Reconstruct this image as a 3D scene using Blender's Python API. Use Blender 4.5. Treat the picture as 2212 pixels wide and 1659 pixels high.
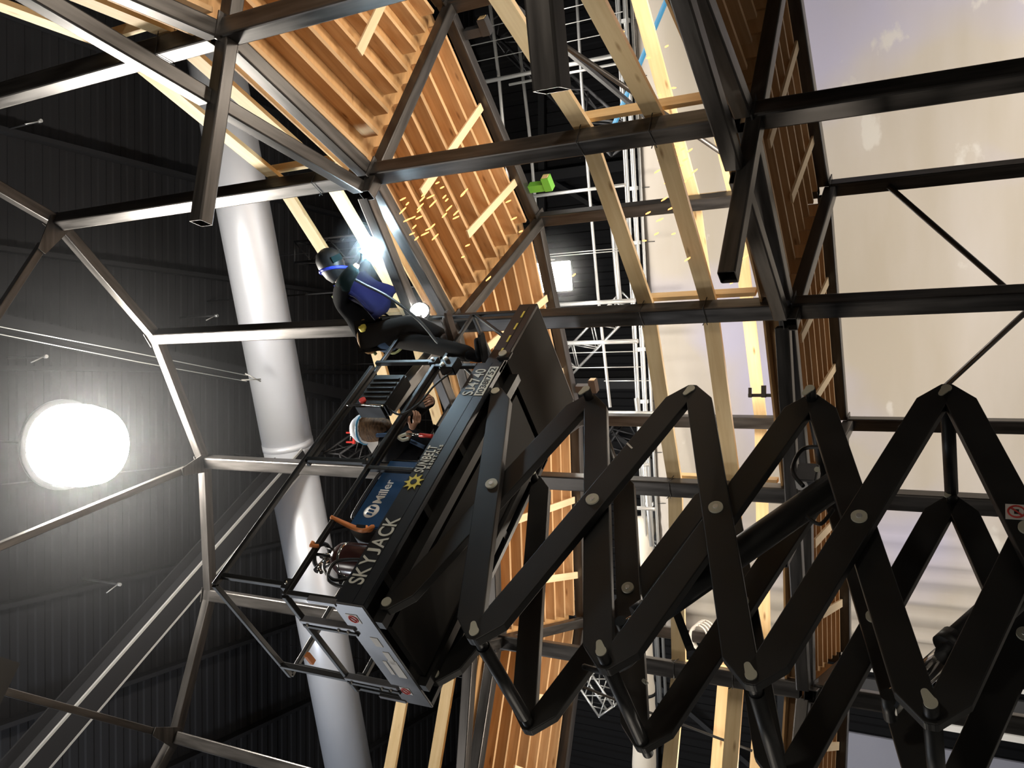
import bpy, bmesh, math, random
from mathutils import Vector, Matrix
random.seed(7)
for o in list(bpy.data.objects): bpy.data.objects.remove(o)
SC = bpy.context.scene
COL = SC.collection
PI = math.pi

# ---------------------------------------------------------------- camera
PITCH, ROLL, FPX = 0.506309, -0.00503, 1880.16
EYE = Vector((0, 0, 1.6))
Fv = Vector((0, math.cos(PITCH), math.sin(PITCH)))
_R = Vector((1, 0, 0)); _U = _R.cross(Fv)
Rv = _R * math.cos(ROLL) + _U * math.sin(ROLL); Uv = Rv.cross(Fv)
cd = bpy.data.cameras.new('camera'); cam = bpy.data.objects.new('camera', cd); COL.objects.link(cam)
cd.sensor_width = 36; cd.lens = 36 * FPX / 2212; cd.clip_end = 200
# the photograph lies on its side: its left edge is up in the world
Mc = Matrix((-Uv, Rv, -Fv)).transposed().to_4x4(); Mc.translation = EYE
cam.matrix_world = Mc
SC.camera = cam
def ray(x, y): return Fv + Rv * ((829.5 - y) / FPX) + Uv * ((1106 - x) / FPX)
def atY(x, y, Y): d = ray(x, y); return EYE + d * (Y / d.y)
def atZ(x, y, z): d = ray(x, y); return EYE + d * ((z - EYE.z) / d.z)     # z above the floor

# ---------------------------------------------------------------- world, lights, exposure
w = bpy.data.worlds.new('world'); SC.world = w; w.use_nodes = True
w.node_tree.nodes['Background'].inputs[0].default_value = (0.80, 0.88, 1.0, 1)
w.node_tree.nodes['Background'].inputs[1].default_value = 0.012
vs = SC.view_settings
vs.view_transform = 'Standard'; vs.look = 'None'; vs.gamma = 1; vs.use_curve_mapping = False
vs.exposure = 0.0
def area(name, loc, target, size, power, color, size_y=None, spread=None):
    l = bpy.data.lights.new(name, 'AREA'); l.energy = power; l.color = color; l.size = size
    if size_y: l.shape = 'RECTANGLE'; l.size_y = size_y
    if spread: l.spread = spread
    o = bpy.data.objects.new(name, l); COL.objects.link(o); o.location = loc
    o.rotation_euler = (Vector(target) - Vector(loc)).to_track_quat('-Z', 'Y').to_euler()
    return o
# fill lights added out of view for the tower, backdrop and hall
WARM = (1.0, 0.90, 0.76); NEUT = (1.0, 0.95, 0.88); COOL = (0.86, 0.92, 1.0)
# two fills added beyond the frame sides; unseen up-facing fills brighten the upper joists
area('added_gallery_fill', (3.2, -1.0, 4.3), (1.2, 7.6, 6.2), 0.7, 90, WARM)
area('added_gallery_fill', (-7.6, 7.2, 4.2), (-2.6, 8.6, 6.4), 0.7, 90, WARM)
DECK_FILLS = ((3.95, 2.95), (4.06, 5.10), (3.28, 6.95), (1.83, 8.37), (-.07, 9.18), (-2.13, 9.28), (-4.1, 8.6))
for x_, y_ in DECK_FILLS: area('added_deck_fill', (x_, y_, 3.42), (x_ - .25 * (x_ + 2.1) / 5, y_ - .25 * (y_ - 3.5) / 5, 6.4), 0.5, 54, WARM)
area('added_backdrop_fill', (1.0, 11.2, 0.3), (1.0, 13.9, 5.0), 11.0, 270, NEUT, size_y=0.4)  # unseen light added low down to brighten the backdrop
area('added_backdrop_fill', (1.0, 12.1, 7.9), (1.0, 13.75, 4.2), 11.0, 210, NEUT, size_y=0.3)  # second unseen light, added for the backdrop's upper part
area('added_hall_fill', (-10.5, 4.0, 12.0), (-3.5, 12.0, 12.0), 1.6, 420, COOL)  # added to brighten the dim end of the duct
area('added_hall_fill', (-7.0, -2.0, 12.5), (0, 6, 2), 2.0, 260, NEUT)  # added behind the camera for general brightness

# ---------------------------------------------------------------- materials
def mat(name, color, rough=0.5, metal=0.0, emit=None, es=0.0, noise=None, bump=None, spec=None):
    """noise=(scale, amount, stretch xyz): colour variation in object space; bump=(scale, strength)"""
    m = bpy.data.materials.new(name); m.use_nodes = True
    nt = m.node_tree; b = nt.nodes['Principled BSDF']
    b.inputs['Base Color'].default_value = (*color, 1); b.inputs['Roughness'].default_value = rough
    b.inputs['Metallic'].default_value = metal
    if spec is not None: b.inputs['Specular IOR Level'].default_value = spec
    if emit: b.inputs['Emission Color'].default_value = (*emit, 1); b.inputs['Emission Strength'].default_value = es
    if noise or bump:
        tc = nt.nodes.new('ShaderNodeTexCoord'); mp = nt.nodes.new('ShaderNodeMapping')
        nt.links.new(tc.outputs['Object'], mp.inputs['Vector'])
    if noise:
        sc, amt, st = noise
        mp.inputs['Scale'].default_value = st
        n = nt.nodes.new('ShaderNodeTexNoise'); n.inputs['Scale'].default_value = sc; n.inputs['Detail'].default_value = 6
        nt.links.new(mp.outputs[0], n.inputs['Vector'])
        r = nt.nodes.new('ShaderNodeValToRGB')
        r.color_ramp.elements[0].position = 0.3; r.color_ramp.elements[1].position = 0.7
        r.color_ramp.elements[0].color = (*[c * (1 - amt) for c in color], 1)
        r.color_ramp.elements[1].color = (*[min(1, c * (1 + amt)) for c in color], 1)
        nt.links.new(n.outputs['Fac'], r.inputs[0]); nt.links.new(r.outputs[0], b.inputs['Base Color'])
        rr = nt.nodes.new('ShaderNodeMapRange'); rr.inputs['To Min'].default_value = max(0.05, rough - 0.12); rr.inputs['To Max'].default_value = min(1, rough + 0.15)
        nt.links.new(n.outputs['Fac'], rr.inputs[0]); nt.links.new(rr.outputs[0], b.inputs['Roughness'])
    if bump:
        n2 = nt.nodes.new('ShaderNodeTexNoise'); n2.inputs['Scale'].default_value = bump[0]; n2.inputs['Detail'].default_value = 4
        nt.links.new(mp.outputs[0], n2.inputs['Vector'])
        bp = nt.nodes.new('ShaderNodeBump'); bp.inputs['Strength'].default_value = bump[1]; bp.inputs['Distance'].default_value = 0.01
        nt.links.new(n2.outputs['Fac'], bp.inputs['Height']); nt.links.new(bp.outputs[0], b.inputs['Normal'])
    return m
def wood(name, c1, c2, knots=True, rough=0.6):
    m = bpy.data.materials.new(name); m.use_nodes = True
    nt = m.node_tree; N = nt.nodes; L = nt.links; b = N['Principled BSDF']; b.inputs['Roughness'].default_value = rough
    b.inputs['Specular IOR Level'].default_value = 0.25
    tc = N.new('ShaderNodeTexCoord'); oi = N.new('ShaderNodeObjectInfo')
    add = N.new('ShaderNodeVectorMath'); add.operation = 'MULTIPLY_ADD'; add.inputs[1].default_value = (1, 1, 1)
    cmb = N.new('ShaderNodeCombineXYZ'); mul = N.new('ShaderNodeMath'); mul.operation = 'MULTIPLY'; mul.inputs[1].default_value = 37.0
    L.new(oi.outputs['Random'], mul.inputs[0]); [L.new(mul.outputs[0], cmb.inputs[i]) for i in range(3)]
    L.new(tc.outputs['Object'], add.inputs[0]); L.new(cmb.outputs[0], add.inputs[2])
    mp = N.new('ShaderNodeMapping'); mp.inputs['Scale'].default_value = (0.7, 9, 9); L.new(add.outputs[0], mp.inputs[0])
    n = N.new('ShaderNodeTexNoise'); n.inputs['Scale'].default_value = 2.2; n.inputs['Detail'].default_value = 5; n.inputs['Distortion'].default_value = 0.6
    L.new(mp.outputs[0], n.inputs[0])
    r = N.new('ShaderNodeValToRGB'); r.color_ramp.elements[0].position = 0.32; r.color_ramp.elements[1].position = 0.68
    r.color_ramp.elements[0].color = (*c1, 1); r.color_ramp.elements[1].color = (*c2, 1)
    L.new(n.outputs['Fac'], r.inputs[0])
    hs = N.new('ShaderNodeHueSaturation'); mr = N.new('ShaderNodeMapRange'); mr.inputs['To Min'].default_value = 0.78; mr.inputs['To Max'].default_value = 1.16
    L.new(oi.outputs['Random'], mr.inputs[0]); L.new(mr.outputs[0], hs.inputs['Value']); L.new(r.outputs[0], hs.inputs['Color'])
    out = hs.outputs[0]
    if knots:
        mp2 = N.new('ShaderNodeMapping'); mp2.inputs['Scale'].default_value = (1.4, 5, 5); L.new(add.outputs[0], mp2.inputs[0])
        v = N.new('ShaderNodeTexVoronoi'); v.inputs['Scale'].default_value = 1.5; L.new(mp2.outputs[0], v.inputs[0])
        kr = N.new('ShaderNodeValToRGB'); kr.color_ramp.elements[0].position = 0.03; kr.color_ramp.elements[1].position = 0.14
        kr.color_ramp.elements[0].color = (0.85, 0.85, 0.85, 1); kr.color_ramp.elements[1].color = (0, 0, 0, 1)
        L.new(v.outputs['Distance'], kr.inputs[0])
        mx = N.new('ShaderNodeMixRGB'); mx.inputs[2].default_value = (c1[0] * .38, c1[1] * .28, c1[2] * .2, 1)
        L.new(kr.outputs[0], mx.inputs[0]); L.new(out, mx.inputs[1]); out = mx.outputs[0]
    L.new(out, b.inputs['Base Color'])
    return m
M = {}
M['steel'] = mat('mill_scale_steel', (0.075, 0.069, 0.065), 0.36, 0.7, noise=(3.0, 0.38, (0.6, 6, 6)))
M['steel_edge'] = mat('cut_steel', (0.45, 0.44, 0.43), 0.35, 0.9)
M['joist'] = wood('orange_pine', (0.50, 0.30, 0.145), (0.62, 0.41, 0.225))
M['pine'] = wood('pale_pine', (0.70, 0.50, 0.26), (0.80, 0.61, 0.35))
M['ply'] = wood('plywood', (0.46, 0.26, 0.11), (0.54, 0.32, 0.14), knots=True)
M['strap'] = wood('pale_strap', (0.74, 0.55, 0.34), (0.80, 0.62, 0.40), knots=False)
M['lift'] = mat('charcoal_paint', (0.0095, 0.0092, 0.009), 0.48, 0.0, noise=(4, 0.25, (1, 1, 1)))
M['liftside'] = mat('charcoal_arc_lit', (0.012, 0.015, 0.020), 0.42)  # charcoal paint with the welding light's blue tint mixed into the colour
M['liftgrey'] = mat('grey_paint', (0.17, 0.17, 0.18), 0.35, 0.3, noise=(2.5, 0.3, (1, 1, 1)))
M['under'] = mat('underside_paint', (0.012, 0.011, 0.010), 0.75, spec=.2)
M['extside'] = mat('brown_black_paint', (0.022, 0.017, 0.016), 0.5)
M['extunder'] = mat('extension_underside_paint', (0.020, 0.018, 0.016), 0.85, spec=.15)
M['pin'] = mat('pin_cap', (0.55, 0.54, 0.44), 0.5, 0.2)
M['chrome'] = mat('chrome', (0.75, 0.72, 0.68), 0.12, 1.0)
M['alu'] = mat('aluminium', (0.82, 0.82, 0.80), 0.34, 0.7)
M['galv'] = mat('galvanised_duct', (0.76, 0.78, 0.84), 0.36, 0.35, noise=(0.8, 0.08, (0.3, 1, 1)))
M['white'] = mat('white_paint', (0.78, 0.77, 0.74), 0.55)
M['yellow'] = mat('yellow_mark', (0.72, 0.60, 0.10), 0.5)
M['red'] = mat('red_plastic', (0.62, 0.05, 0.04), 0.4)
M['blue'] = mat('blue_machine_paint', (0.015, 0.065, 0.17), 0.3)
M['black'] = mat('black_plastic', (0.005, 0.005, 0.0055), 0.5)
M['rubber'] = mat('black_rubber', (0.010, 0.010, 0.010), 0.55)
M['maroon'] = mat('maroon_cylinder_paint', (0.055, 0.022, 0.020), 0.25)
M['orange'] = mat('orange_webbing', (0.62, 0.20, 0.05), 0.7)
M['green'] = mat('green_tape', (0.17, 0.48, 0.06), 0.5)
M['teal'] = mat('blue_pipe', (0.05, 0.28, 0.52), 0.4)
M['roof'] = mat('dark_roof_sheet', (0.020, 0.020, 0.022), 0.75, 0.0, spec=.15)
M['wall'] = mat('dark_wall_sheet', (0.022, 0.022, 0.024), 0.7, 0.0, spec=.2)
M['darksteel'] = mat('dark_building_steel', (0.055, 0.055, 0.058), 0.5, 0.3)
M['floor'] = mat('studio_concrete', (0.30, 0.29, 0.27), 0.7, noise=(0.6, 0.15, (1, 1, 1)))
M['cream'] = mat('cream_fabric', (0.80, 0.74, 0.64), 0.8)
M['flat'] = mat('grey_scenery_flat', (0.30, 0.31, 0.38), 0.7)
M['cloth'] = mat('black_work_cloth', (0.006, 0.006, 0.007), 0.95, spec=.1)
M['jacket'] = mat('navy_jacket', (0.0013, 0.0010, 0.013), 0.9, spec=.1)
M['teal_cloth'] = mat('dark_teal_sleeve', (0.003, 0.012, 0.013), 0.9, spec=.12)
M['trouser'] = mat('brown_work_trousers', (0.010, 0.008, 0.0068), 0.95, spec=.1)
M['denim'] = mat('denim', (0.04, 0.075, 0.14), 0.85)
M['boot'] = mat('brown_boot', (0.045, 0.026, 0.016), 0.75)
M['harness'] = mat('olive_harness', (0.24, 0.26, 0.10), 0.8)
M['skin'] = mat('skin', (0.50, 0.29, 0.20), 0.55)
M['hair'] = mat('brown_hair', (0.16, 0.09, 0.045), 0.7, noise=(20, 0.6, (1, 1, 4)))
M['cap'] = mat('white_cap', (0.70, 0.74, 0.80), 0.6)
M['hoodblue'] = mat('blue_trim', (0.02, 0.04, 0.42), 0.5)
M['tan'] = mat('tan_leather', (0.30, 0.17, 0.06), 0.7)
M['letter'] = mat('cream_lettering', (0.62, 0.62, 0.55), 0.6)
M['ink'] = mat('black_ink', (0.012, 0.012, 0.012), 0.6)
M['sticker'] = mat('paper_sticker', (0.62, 0.58, 0.52), 0.6)
def emitter(name, color, s):
    m = bpy.data.materials.new(name); m.use_nodes = True; nt = m.node_tree; nt.nodes.clear()
    e = nt.nodes.new('ShaderNodeEmission'); e.inputs[0].default_value = (*color, 1); e.inputs[1].default_value = s
    o = nt.nodes.new('ShaderNodeOutputMaterial'); nt.links.new(e.outputs[0], o.inputs[0]); return m
M['lantern'] = emitter('lantern_light', (1.0, 0.94, 0.84), 190)
M['flood'] = emitter('flood_light', (1.0, 0.93, 0.82), 110)
M['ledwork'] = emitter('led_work_light', (1.0, 0.95, 0.88), 45)
M['arc'] = emitter('welding_arc', (0.62, 0.85, 1.0), 200)
M['spark'] = emitter('spark', (1.0, 0.36, 0.10), 4.0)

# ---------------------------------------------------------------- helpers
def tag(o, label=None, cat=None, group=None, kind=None):
    if label: o['label'] = label
    if cat: o['category'] = cat
    if group: o['group'] = group
    if kind: o['kind'] = kind
    return o
def thing(name, loc, label, cat, group=None, rotz=0.0):
    o = bpy.data.objects.new(name, None); COL.objects.link(o)
    o.empty_display_size = 0.2
    o.matrix_basis = Matrix.Translation(Vector(loc)) @ Matrix.Rotation(rotz, 4, 'Z')
    return tag(o, label, cat, group)
def wm(o):
    m = o.matrix_basis.copy()
    return wm(o.parent) @ m if o.parent else m
def put(name, me, m, parent=None, mw=None, local=False, smooth=False):
    """mw: matrix in world space (or in the lift's own space when local)"""
    o = bpy.data.objects.new(name, me); COL.objects.link(o)
    if me is not None and m is not None and len(me.materials) == 0: me.materials.append(m)
    if smooth:
        for p in me.polygons: p.use_smooth = True
    mw = mw or Matrix.Identity(4)
    if parent:
        o.parent = parent
        o.matrix_basis = wm(parent).inverted() @ ((wm(LIFT) @ mw) if local else mw)
    else: o.matrix_basis = mw
    return o
def mesh(vs_, fs, name='m'):
    me = bpy.data.meshes.new(name); me.from_pydata([tuple(v) for v in vs_], [], fs); me.update(); return me
def frame(p0, p1, up=(0, 0, 1)):
    p0 = Vector(p0); p1 = Vector(p1); x = (p1 - p0); L = x.length; x = x / L
    u = Vector(up)
    if abs(x.dot(u)) > 0.98: u = Vector((1, 0, 0)) if abs(x.x) < .9 else Vector((0, 1, 0))
    y = u.cross(x).normalized(); z = x.cross(y)
    m = Matrix((x, y, z)).transposed().to_4x4(); m.translation = p0
    return m, L
def tube_mesh(L, wy, hz, rad=0.0, wall=0.0, x0=0.0):
    def prof(a, b, r):
        if r <= 0: return [(-a, -b), (a, -b), (a, b), (-a, b)]
        out = []
        for cx_, cy_, s in ((a - r, -b + r, -90), (a - r, b - r, 0), (-a + r, b - r, 90), (-a + r, -b + r, 180)):
            for t in (0, 45, 90):
                an = math.radians(s + t); out.append((cx_ + r * math.cos(an), cy_ + r * math.sin(an)))
        return out
    P = prof(wy / 2, hz / 2, rad); n = len(P)
    V = [(x0, y, z) for y, z in P] + [(L, y, z) for y, z in P]
    F = [(i, (i + 1) % n, n + (i + 1) % n, n + i) for i in range(n)]
    if wall > 0:
        Q = prof(wy / 2 - wall, hz / 2 - wall, max(rad - wall, 0.001) if rad > 0 else 0)
        V += [(x0, y, z) for y, z in Q] + [(L, y, z) for y, z in Q]
        a, b, c, d = 0, n, 2 * n, 3 * n
        F += [(c + (i + 1) % n, c + i, d + i, d + (i + 1) % n) for i in range(n)]
        F += [(b + i, b + (i + 1) % n, d + (i + 1) % n, d + i) for i in range(n)]
        F += [(a + (i + 1) % n, a + i, c + i, c + (i + 1) % n) for i in range(n)]
    else: F += [tuple(range(n - 1, -1, -1)), tuple(range(n, 2 * n))]
    return mesh(V, F)
def bar(name, p0, p1, wy, hz, m, parent=None, up=(0, 0, 1), rad=0.0, wall=0.0, local=False):
    Mx, L = frame(p0, p1, up)
    return put(name, tube_mesh(L, wy, hz, rad, wall), m, parent, Mx, local)
def rod(name, p0, p1, r, m, parent=None, n=12, r2=None, local=False):
    Mx, L = frame(p0, p1); r2 = r if r2 is None else r2
    V = []; 
    for x, q in ((0, r), (L, r2)):
        V += [(x, q * math.cos(2 * PI * i / n), q * math.sin(2 * PI * i / n)) for i in range(n)]
    F = [(i, (i + 1) % n, n + (i + 1) % n, n + i) for i in range(n)] + [tuple(range(n - 1, -1, -1)), tuple(range(n, 2 * n))]
    o = put(name, mesh(V, F), m, parent, Mx, local)
    for p in o.data.polygons: p.use_smooth = len(p.vertices) == 4
    return o
def sweep(name, pts, r, m, parent=None, n=8, local=False, radii=None, smooth=True):
    pts = [Vector(p) for p in pts]; V = []; F = []
    nrm = None
    for i, p in enumerate(pts):
        t = (pts[min(i + 1, len(pts) - 1)] - pts[max(i - 1, 0)]).normalized()
        if nrm is None:
            nrm = t.orthogonal().normalized()
        nrm = (nrm - t * nrm.dot(t)).normalized(); b = t.cross(nrm)
        rr = radii[i] if radii else r
        V += [p + (nrm * math.cos(2 * PI * k / n) + b * math.sin(2 * PI * k / n)) * rr for k in range(n)]
    for i in range(len(pts) - 1):
        F += [(i * n + k, i * n + (k + 1) % n, (i + 1) * n + (k + 1) % n, (i + 1) * n + k) for k in range(n)]
    F += [tuple(range(n - 1, -1, -1)), tuple(range((len(pts) - 1) * n, len(pts) * n))]
    return put(name, mesh(V, F), m, parent, None, local, smooth)
def spline(pts, n=8):
    P = [Vector(p) for p in pts]; out = []
    for i in range(len(P) - 1):
        a, b, c, d = P[max(i - 1, 0)], P[i], P[i + 1], P[min(i + 2, len(P) - 1)]
        for k in range(n):
            t = k / n
            out.append(0.5 * ((2 * b) + (c - a) * t + (2 * a - 5 * b + 4 * c - d) * t * t + (3 * b - a - 3 * c + d) * t ** 3))
    return out + [P[-1]]
def box(name, c, size, m, parent=None, local=False, rot=None, bevel=0.0):
    bm = bmesh.new(); bmesh.ops.create_cube(bm, size=1)
    bmesh.ops.scale(bm, vec=Vector(size), verts=bm.verts)
    if bevel: bmesh.ops.bevel(bm, geom=bm.edges[:], offset=bevel, segments=2, affect='EDGES')
    me = bpy.data.meshes.new(name); bm.to_mesh(me); bm.free()
    Mx = Matrix.Translation(Vector(c)) @ (rot.to_4x4() if rot else Matrix.Identity(4))
    return put(name, me, m, parent, Mx, local)
def prism(name, poly, t, m, Mx, parent=None, local=False):
    """polygon (x, z) extruded along y from 0 to t"""
    n = len(poly)
    V = [(x, 0, z) for x, z in poly] + [(x, t, z) for x, z in poly]
    F = [(i, (i + 1) % n, n + (i + 1) % n, n + i) for i in range(n)] + [tuple(range(n - 1, -1, -1)), tuple(range(n, 2 * n))]
    me = mesh(V, F); bm = bmesh.new(); bm.from_mesh(me); bmesh.ops.recalc_face_normals(bm, faces=bm.faces); bm.to_mesh(me); bm.free()
    return put(name, me, m, parent, Mx, local)
def lathe(name, prof, m, Mx, parent=None, n=24, local=False):
    V = []; F = []
    for r, z in prof: V += [(r * math.cos(2 * PI * k / n), r * math.sin(2 * PI * k / n), z) for k in range(n)]
    for i in range(len(prof) - 1):
        F += [(i * n + k, i * n + (k + 1) % n, (i + 1) * n + (k + 1) % n, (i + 1) * n + k) for k in range(n)]
    F += [tuple(range(n - 1, -1, -1)), tuple(range((len(prof) - 1) * n, len(prof) * n))]
    return put(name, mesh(V, F), m, parent, Mx, local, True)
def glyph(ch, size, bold, depth, shear):
    c = bpy.data.curves.new('lettering', 'FONT'); c.body = ch; c.size = size; c.offset = bold; c.extrude = depth; c.shear = shear
    o = bpy.data.objects.new('lettering', c); COL.objects.link(o)
    dg = bpy.context.evaluated_depsgraph_get(); me = bpy.data.meshes.new_from_object(o.evaluated_get(dg))
    V = [v.co.copy() for v in me.vertices]; F = [tuple(p.vertices) for p in me.polygons]
    bpy.data.objects.remove(o); bpy.data.curves.remove(c); bpy.data.meshes.remove(me)
    return V, F
def text_mesh(s, size, bold=0.0, sx=1.0, depth=0.002, shear=0.0):
    Va, Fa, x = [], [], 0.0
    cap = max(v.y for v in glyph('H', size, bold, depth, 0)[0])
    for ch in s:
        if ch == ' ': x += size * .16; continue
        V, F = glyph(ch, size, bold, depth, shear)
        x0, x1 = min(v.x for v in V), max(v.x for v in V)
        if ch == 'J':
            y0, y1 = min(v.y for v in V), max(v.y for v in V)
            V = [Vector(((v.x - x0) * 1.5 + x0, (v.y - y0) / (y1 - y0) * cap, v.z)) for v in V]; x1 = x0 + (x1 - x0) * 1.5
        n = len(Va); Va += [Vector((v.x - x0 + x, v.y, v.z)) for v in V]; Fa += [tuple(i + n for i in f) for f in F]
        x += x1 - x0 + size * .07
    me = mesh(Va, Fa, 'lettering')
    return me, x - size * .07
def skin(name, J, E, m, parent=None, sub=2, root=0):
    """J: list of (point, rx, ry); E: edges; skinned and subdivided"""
    me = bpy.data.meshes.new(name); me.from_pydata([tuple(j[0]) for j in J], E, []); me.update()
    o = put(name, me, m, parent)
    me.materials.clear(); me.materials.append(m)
    s = o.modifiers.new('skin', 'SKIN'); s.use_smooth_shade = True; s.branch_smoothing = 0.6
    for i, j in enumerate(J):
        sv = me.skin_vertices[0].data[i]; sv.radius = (j[1], j[2] if len(j) > 2 else j[1]); sv.use_root = (i == root)
    b = o.modifiers.new('sub', 'SUBSURF'); b.levels = sub; b.render_levels = sub
    return o

# ================================================================ THE SETTING: a dark studio hall
ROOF_Z = 15.6
def sheet(name, org, ax, ay, nrm, nx, ny, pitch, depth, m):
    """corrugated sheet: ribs run along ay, repeat along ax"""
    V = []; F = []; k = int(nx / pitch); org = Vector(org); ax = Vector(ax); ay = Vector(ay); nrm = Vector(nrm)
    pf = [(0, 0), (0.35, 0), (0.45, depth), (0.9, depth)]
    pts = [((i + a) * pitch, d) for i in range(k) for a, d in pf] + [(k * pitch, 0)]
    for x, d in pts:
        V += [org + ax * x + nrm * d, org + ax * x + nrm * d + ay * ny]
    F = [(2 * i, 2 * i + 2, 2 * i + 3, 2 * i + 1) for i in range(len(pts) - 1)]
    return tag(put(name, mesh(V, F), m), kind='structure')
tag(box('floor', (0, 6, -0.05), (44, 44, 0.1), M['floor']), kind='structure')
ceil = sheet('ceiling', (-20, -12, ROOF_Z), (0, 1, 0), (1, 0, 0), (0, 0, -1), 36, 40, 0.30, 0.018, M['roof'])
wb = sheet('wall_back', (-20, 23, 0), (1, 0, 0), (0, 0, 1), (0, -1, 0), 40, ROOF_Z, 0.40, 0.05, M['wall'])
sheet('wall_left', (-20, -12, 0), (0, 1, 0), (0, 0, 1), (1, 0, 0), 35.2, ROOF_Z, 0.40, 0.05, M['wall'])
sheet('wall_right', (20, -12, 0), (0, 1, 0), (0, 0, 1), (-1, 0, 0), 35.2, ROOF_Z, 0.40, 0.05, M['wall'])
for i in range(15):      # roof purlins
    bar('purlin', (-13 + i * 1.9, -11, ROOF_Z - 0.14), (-13 + i * 1.9, 23, ROOF_Z - 0.14), 0.08, 0.2, M['roof'], ceil)
for i in range(4):       # wall girts and braces
    bar('wall_girt', (-20, 22.8, 3 + i * 3.4), (20, 22.8, 3 + i * 3.4), 0.1, 0.2, M['darksteel'], wb)
for i in range(7):
    x = -18 + i * 6
    bar('wall_column', (x, 22.6, 0), (x, 22.6, ROOF_Z - .1), 0.3, 0.3, M['darksteel'], wb)
    bar('wall_brace', (x, 22.65, 4), (x + 6, 22.65, 13), 0.12, 0.12, M['darksteel'], wb)
def girder(p0, p1, h, bw, label, edge=False):
    g = thing('roof_girder', p0, label, 'girder')
    bar('web', p0, p1, 0.03, h, M['roof'], g)
    for s in (-1, 1):
        d = Vector((0, 0, s * h / 2))
        bar('flange', Vector(p0) + d, Vector(p1) + d, bw, 0.03, M['roof'], g)
    if edge:
        sd = (Vector(p1) - Vector(p0)).normalized().cross(Vector((0, 0, 1))) * bw / 2
        for q in (sd, -sd): bar('edge_strip', Vector(p0) + q - Vector((0, 0, h / 2)), Vector(p1) + q - Vector((0, 0, h / 2)), 0.035, 0.035, M['alu'], g)
    return g
girder(atZ(20, 1690, 12.8), atZ(640, 985, 12.8), 0.45, 0.34, 'roof girder with two pale lower edges crossing behind the ring of spokes', True)
girder(atZ(-60, 690, 15.0), atZ(760, 860, 15.0), 0.7, 0.24, 'roof girder just under the dark roof above the pair of wires')

# silver ventilation duct
duct_pts = [atZ(430, -60, 13.1), atZ(480, 200, 13.1), atZ(590, 700, 13.1), atZ(690, 1200, 13.1), atZ(765, 1720, 13.1)]
a, b = duct_pts[0], duct_pts[-1]
dd = (b - a).normalized()
DU = thing('ventilation_duct', (a + b) / 2, 'large silver spiral ventilation duct running under the dark roof', 'duct')
def lerp(p, q, t): return Vector(p) + (Vector(q) - Vector(p)) * t
for t0, t1 in ((0, .52), (.52, 1)):
    p, q = lerp(a, b, t0), lerp(a, b, t1)
    rod('duct_section', p + dd * .004, q - dd * .004, 0.46, M['galv'], DU, n=48)
rod('joint_band', lerp(a, b, .52) - dd * .06, lerp(a, b, .52) + dd * .06, 0.468, M['galv'], DU, n=48)
w1 = thing('duct_wire', atZ(0, 705, 12.6), 'thin suspension wire running to the silver duct, the one above its twin', 'wire')
sweep('wire', [atZ(-60, 694, 12.6), atZ(300, 764, 12.6), atZ(533, 811, 12.6)], 0.007, M['alu'], w1, n=6)
rod('end_hook', atZ(530, 807, 12.6), atZ(563, 824, 12.6), 0.012, M['alu'], w1, n=6)
w2 = thing('duct_wire', atZ(0, 723, 12.6), 'thin suspension wire running to the silver duct, the one below its twin', 'wire')
sweep('wire', [atZ(-60, 710, 12.6), atZ(300, 782, 12.6), atZ(533, 824, 12.6)], 0.007, M['alu'], w2, n=6)
rod('end_hook', atZ(522, 821, 12.6), atZ(563, 819, 12.6), 0.012, M['alu'], w2, n=6)

# ================================================================ THE STEEL TOWER (a ring of 16 bays)
S = 4.65
TCX, TCY, RO, PHI, DL = -0.454440, 0.757828, 1.48645, 1.392135, 0.383377
ZB, ZA, ZT = [z * S + 1.6 for z in (0.318890, 1.016510, 1.953771)]
def node(r, k, z):
    a = PHI - k * DL
    return Vector(((TCX + r * math.sin(a)) * S, (TCY + r * math.cos(a)) * S, z))
def radial(k): a = PHI - k * DL; return Vector((math.sin(a), math.cos(a), 0))
def tang(k): a = PHI - k * DL; return Vector((math.cos(a), -math.sin(a), 0))
TW = thing('steel_tower_frame', (TCX * S, TCY * S, 0), 'tall round tower frame welded from dark square steel tubes', 'steel frame')
PW, RW, DW, CW = 0.150, 0.125, 0.112, 0.112
def T(name, p, q, wid, up=(0, 0, 1), hz=None): return bar(name, p, q, wid, hz or wid, M['steel'], TW, up, rad=wid * .1, wall=0.007)
for k in range(-3, 8):
    rd = radial(k)
    for z0, z1 in ((0, ZB - .06), (ZB + .06, ZA - .06), (ZA + .06, ZT - .06)):
        T('post', node(1, k, z0), node(1, k, z1), PW, rd)
    for z0, z1 in ((0, ZB - .055), (ZB + .055, ZA + .05)):
        T('outer_post', node(RO, k, z0), node(RO, k, z1), PW * .92, rd)
    for z in (ZB, ZA):
        long_ = (k % 2 == 0) if z == ZA else (k % 2 != 0)
        long_ = long_ and k > -3
        T('radial_beam', node(RO - .016, k, z - .07), node(0.70 if long_ else 0.945, k, z - .07), DW)
        # welded flange plates at the joints
        for r_ in (1, RO):
            p = node(r_, k, z)
            Mx = Matrix((tang(k), rd, Vector((0, 0, 1)))).transposed().to_4x4(); Mx.translation = p - Vector((0, 0, .062))
            box('joint_plate', p - Vector((0, 0, .068)), (.21, .21, .012), M['steel'], TW, rot=Matrix((tang(k), rd, Vector((0, 0, 1)))).transposed())
for k in range(-3, 7):
    for z in (ZB, ZA, ZT):
        p, q = node(1, k, z), node(1, k + 1, z); d = (q - p).normalized()
        T('ring_beam', p + d * .075, q - d * .075, RW)
    for z in (ZB, ZA):
        p, q = node(RO, k, z), node(RO, k + 1, z); d = (q - p).normalized()
        T('outer_ring_beam', p + d * .07, q - d * .07, RW)
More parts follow.
